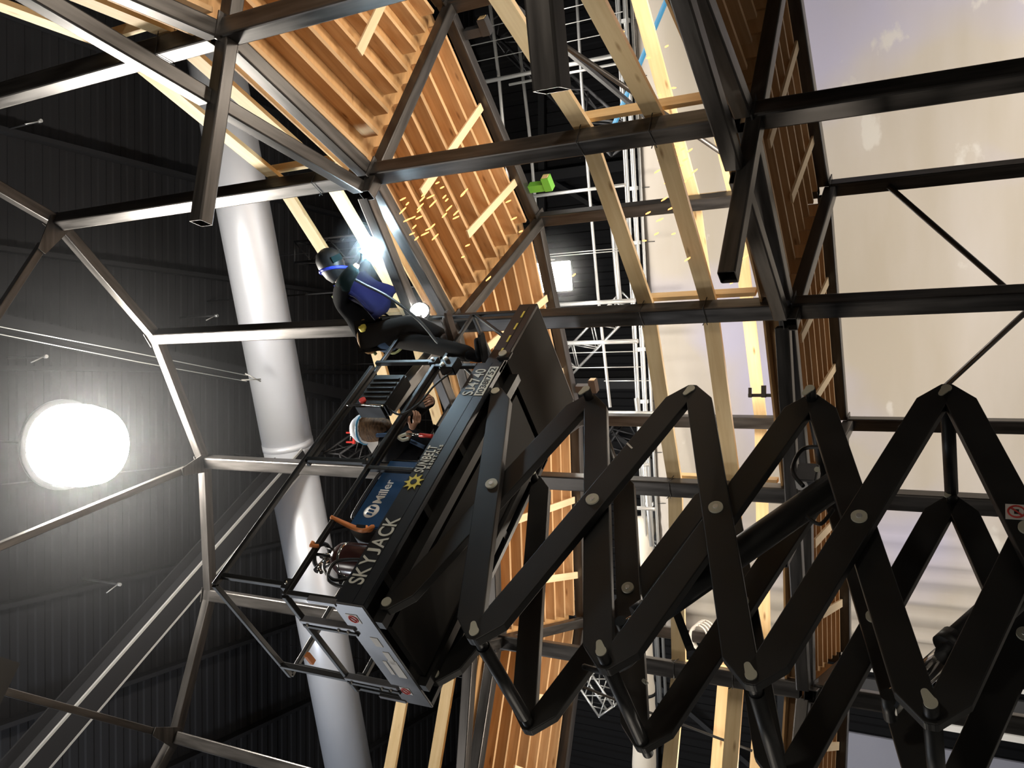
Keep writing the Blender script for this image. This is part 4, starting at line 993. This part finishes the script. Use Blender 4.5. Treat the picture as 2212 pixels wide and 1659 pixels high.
for _k in range(200):
    _q = pc - EYE; _X = 1106 - FPX * _q.dot(Uv) / _q.dot(Fv); pc.z += .004 if _X > 1508 else -.004
rod('hook', pc + Vector((0, .06, .11)), pc + Vector((0, -.06, .13)), .012, M['darksteel'], co, 8)
for j in range(4):
    r_ = .11 + .012 * j
    sweep('loop', [pc + Vector((r_ * 1.3 * math.cos(t), .03 * j, r_ * math.sin(t) - .02 * j)) for t in [i * 2 * PI / 24 for i in range(25)]], .010, M['white'], co, n=6)
tag(sweep('slack_cable', spline([atY(1080, 1408, 9.9), atY(1160, 1440, 9.9), atY(1300, 1500, 9.9), atY(1460, 1560, 9.9), atY(1625, 1622, 9.9)], 4), .016, M['rubber'], n=6), 'black slack cable running behind the scissor arms', 'cable')
rc = thing('beam_clamp', atY(760, 945, 13.0), 'orange-red beam clamp hanging beside a grey box truss', 'clamp')
p = atY(760, 945, 13.0)
for dx in (-.09, .09): bar('jaw', p + Vector((dx, 0, -.06)), p + Vector((dx, 0, .12)), .05, .03, M['red'], rc)
bar('spreader', p + Vector((-.12, 0, -.05)), p + Vector((.12, 0, -.05)), .04, .04, M['red'], rc); rod('screw', p + Vector((-.1, 0, .04)), p + Vector((.16, 0, .02)), .014, M['chrome'], rc, 8)
gcl = thing('c_clamp', node(1.03, 3, ZB + .6), 'steel clamp gripping the pine rail beside an inner post', 'clamp')
p = atY(1645, 854, 8.0)
bar('bar', p + Vector((0, 0, -.10)), p + Vector((0, 0, .12)), .012, .03, M['darksteel'], gcl); bar('jaw', p + Vector((-.02, 0, -.02)), p + Vector((.09, 0, -.02)), .03, .04, M['darksteel'], gcl)
bar('jaw', p + Vector((-.02, 0, .10)), p + Vector((.07, 0, .10)), .03, .03, M['darksteel'], gcl); rod('handle', p + Vector((0, 0, -.1)), p + Vector((0, 0, -.22)), .014, M['tan'], gcl, 8)
for x, y0 in ((60, 500), (95, 700)):
    pass
for i, (x0, y0) in enumerate(((84, 262), (96, 770), (255, 1262), (465, 682))):
    p = atZ(x0, y0, 14.6)
    t = thing('sprinkler_drop', p, 'thin sprinkler pipe with bright head hanging from the dark roof', 'sprinkler', 'sprinkler drops under the roof')
    rod('drop_pipe', (p.x, p.y, ROOF_Z - .03), p, .018, M['darksteel'], t, 8); rod('head', p, p + Vector((.0, 0, -.06)), .03, M['alu'], t, 8); rod('arm', p, p + Vector((-.1, -.22, 0)), .010, M['alu'], t, 6)

# ---------------------------------------------------------------- thin haze round the big lamp and arc; part stands in for lens bloom
def haze(name, c, r, dens, label):
    m = bpy.data.materials.new(name); m.use_nodes = True; nt = m.node_tree; nt.nodes.clear()
    tc = nt.nodes.new('ShaderNodeTexCoord'); ln = nt.nodes.new('ShaderNodeVectorMath'); ln.operation = 'LENGTH'
    nt.links.new(tc.outputs['Object'], ln.inputs[0])
    mr = nt.nodes.new('ShaderNodeMapRange'); mr.interpolation_type = 'SMOOTHSTEP'
    mr.inputs['From Min'].default_value = r * .15; mr.inputs['From Max'].default_value = r; mr.inputs['To Min'].default_value = dens; mr.inputs['To Max'].default_value = 0
    nt.links.new(ln.outputs['Value'], mr.inputs['Value'])
    sc_ = nt.nodes.new('ShaderNodeVolumeScatter'); sc_.inputs['Color'].default_value = (.95, .97, 1, 1); sc_.inputs['Anisotropy'].default_value = 0.3
    nt.links.new(mr.outputs[0], sc_.inputs['Density'])
    o_ = nt.nodes.new('ShaderNodeOutputMaterial'); nt.links.new(sc_.outputs[0], o_.inputs['Volume'])
    bm = bmesh.new(); bmesh.ops.create_icosphere(bm, subdivisions=3, radius=r); me = bpy.data.meshes.new(name); bm.to_mesh(me); bm.free()
    o = put(name, me, m, None, Matrix.Translation(c)); tag(o, label, 'haze', kind='stuff'); return o
haze('lamp_haze', LP, 3.4, .010, 'thin grey haze glowing round the big hanging lamp')
haze('welding_fume', arc_p, .40, .16, 'thin bluish welding fume glowing round the arc')
haze('rail_light_bloom', cpos_w, .34, .16, 'faint haze added as bloom round the work light on the platform rail')  # haze sphere added to imitate the lamp's bloom
haze('flood_bloom', p_flood, .9, .05, 'faint haze added as bloom round the flood lamp behind the upper gallery')  # bloom of the flood lamp, put in as haze
# black flag fixed on the end of a spoke
fg = node(.46, 5, ZT - .005); fd_ = radial(5); ft = tang(5)
V = [fg + ft * .06 - fd_ * .0, fg + ft * .30 - fd_ * .0, fg + ft * .30 - fd_ * .5, fg - ft * .25 - fd_ * .5, fg - ft * .25]
V = [v + Vector((0, 0, -.05)) for v in V] + [v + Vector((0, 0, .05)) for v in V]
o = put('black_flag', mesh(V, [(4, 3, 2, 1, 0), (5, 6, 7, 8, 9)] + [(i, (i + 1) % 5, 5 + (i + 1) % 5, 5 + i) for i in range(5)]), M['black']); tag(o, 'flat black flag panel fixed on the inner end of a top spoke', 'flag')

for x_, y_ in DECK_FILLS:      # panels added to stand for the fill lights on the lower gallery deck
    t = thing('added_fill_panel', (x_, y_, 3.30), 'added flat panel standing for a fill light on the lower gallery deck', 'lamp', 'added fill panels on the lower gallery')
    box('housing', (x_, y_, 3.345), (.56, .56, .07), M['black'], t, rot=Matrix.Rotation(math.atan2(y_ - 3.5, x_ + 2.1), 3, 'Z'), bevel=.01)
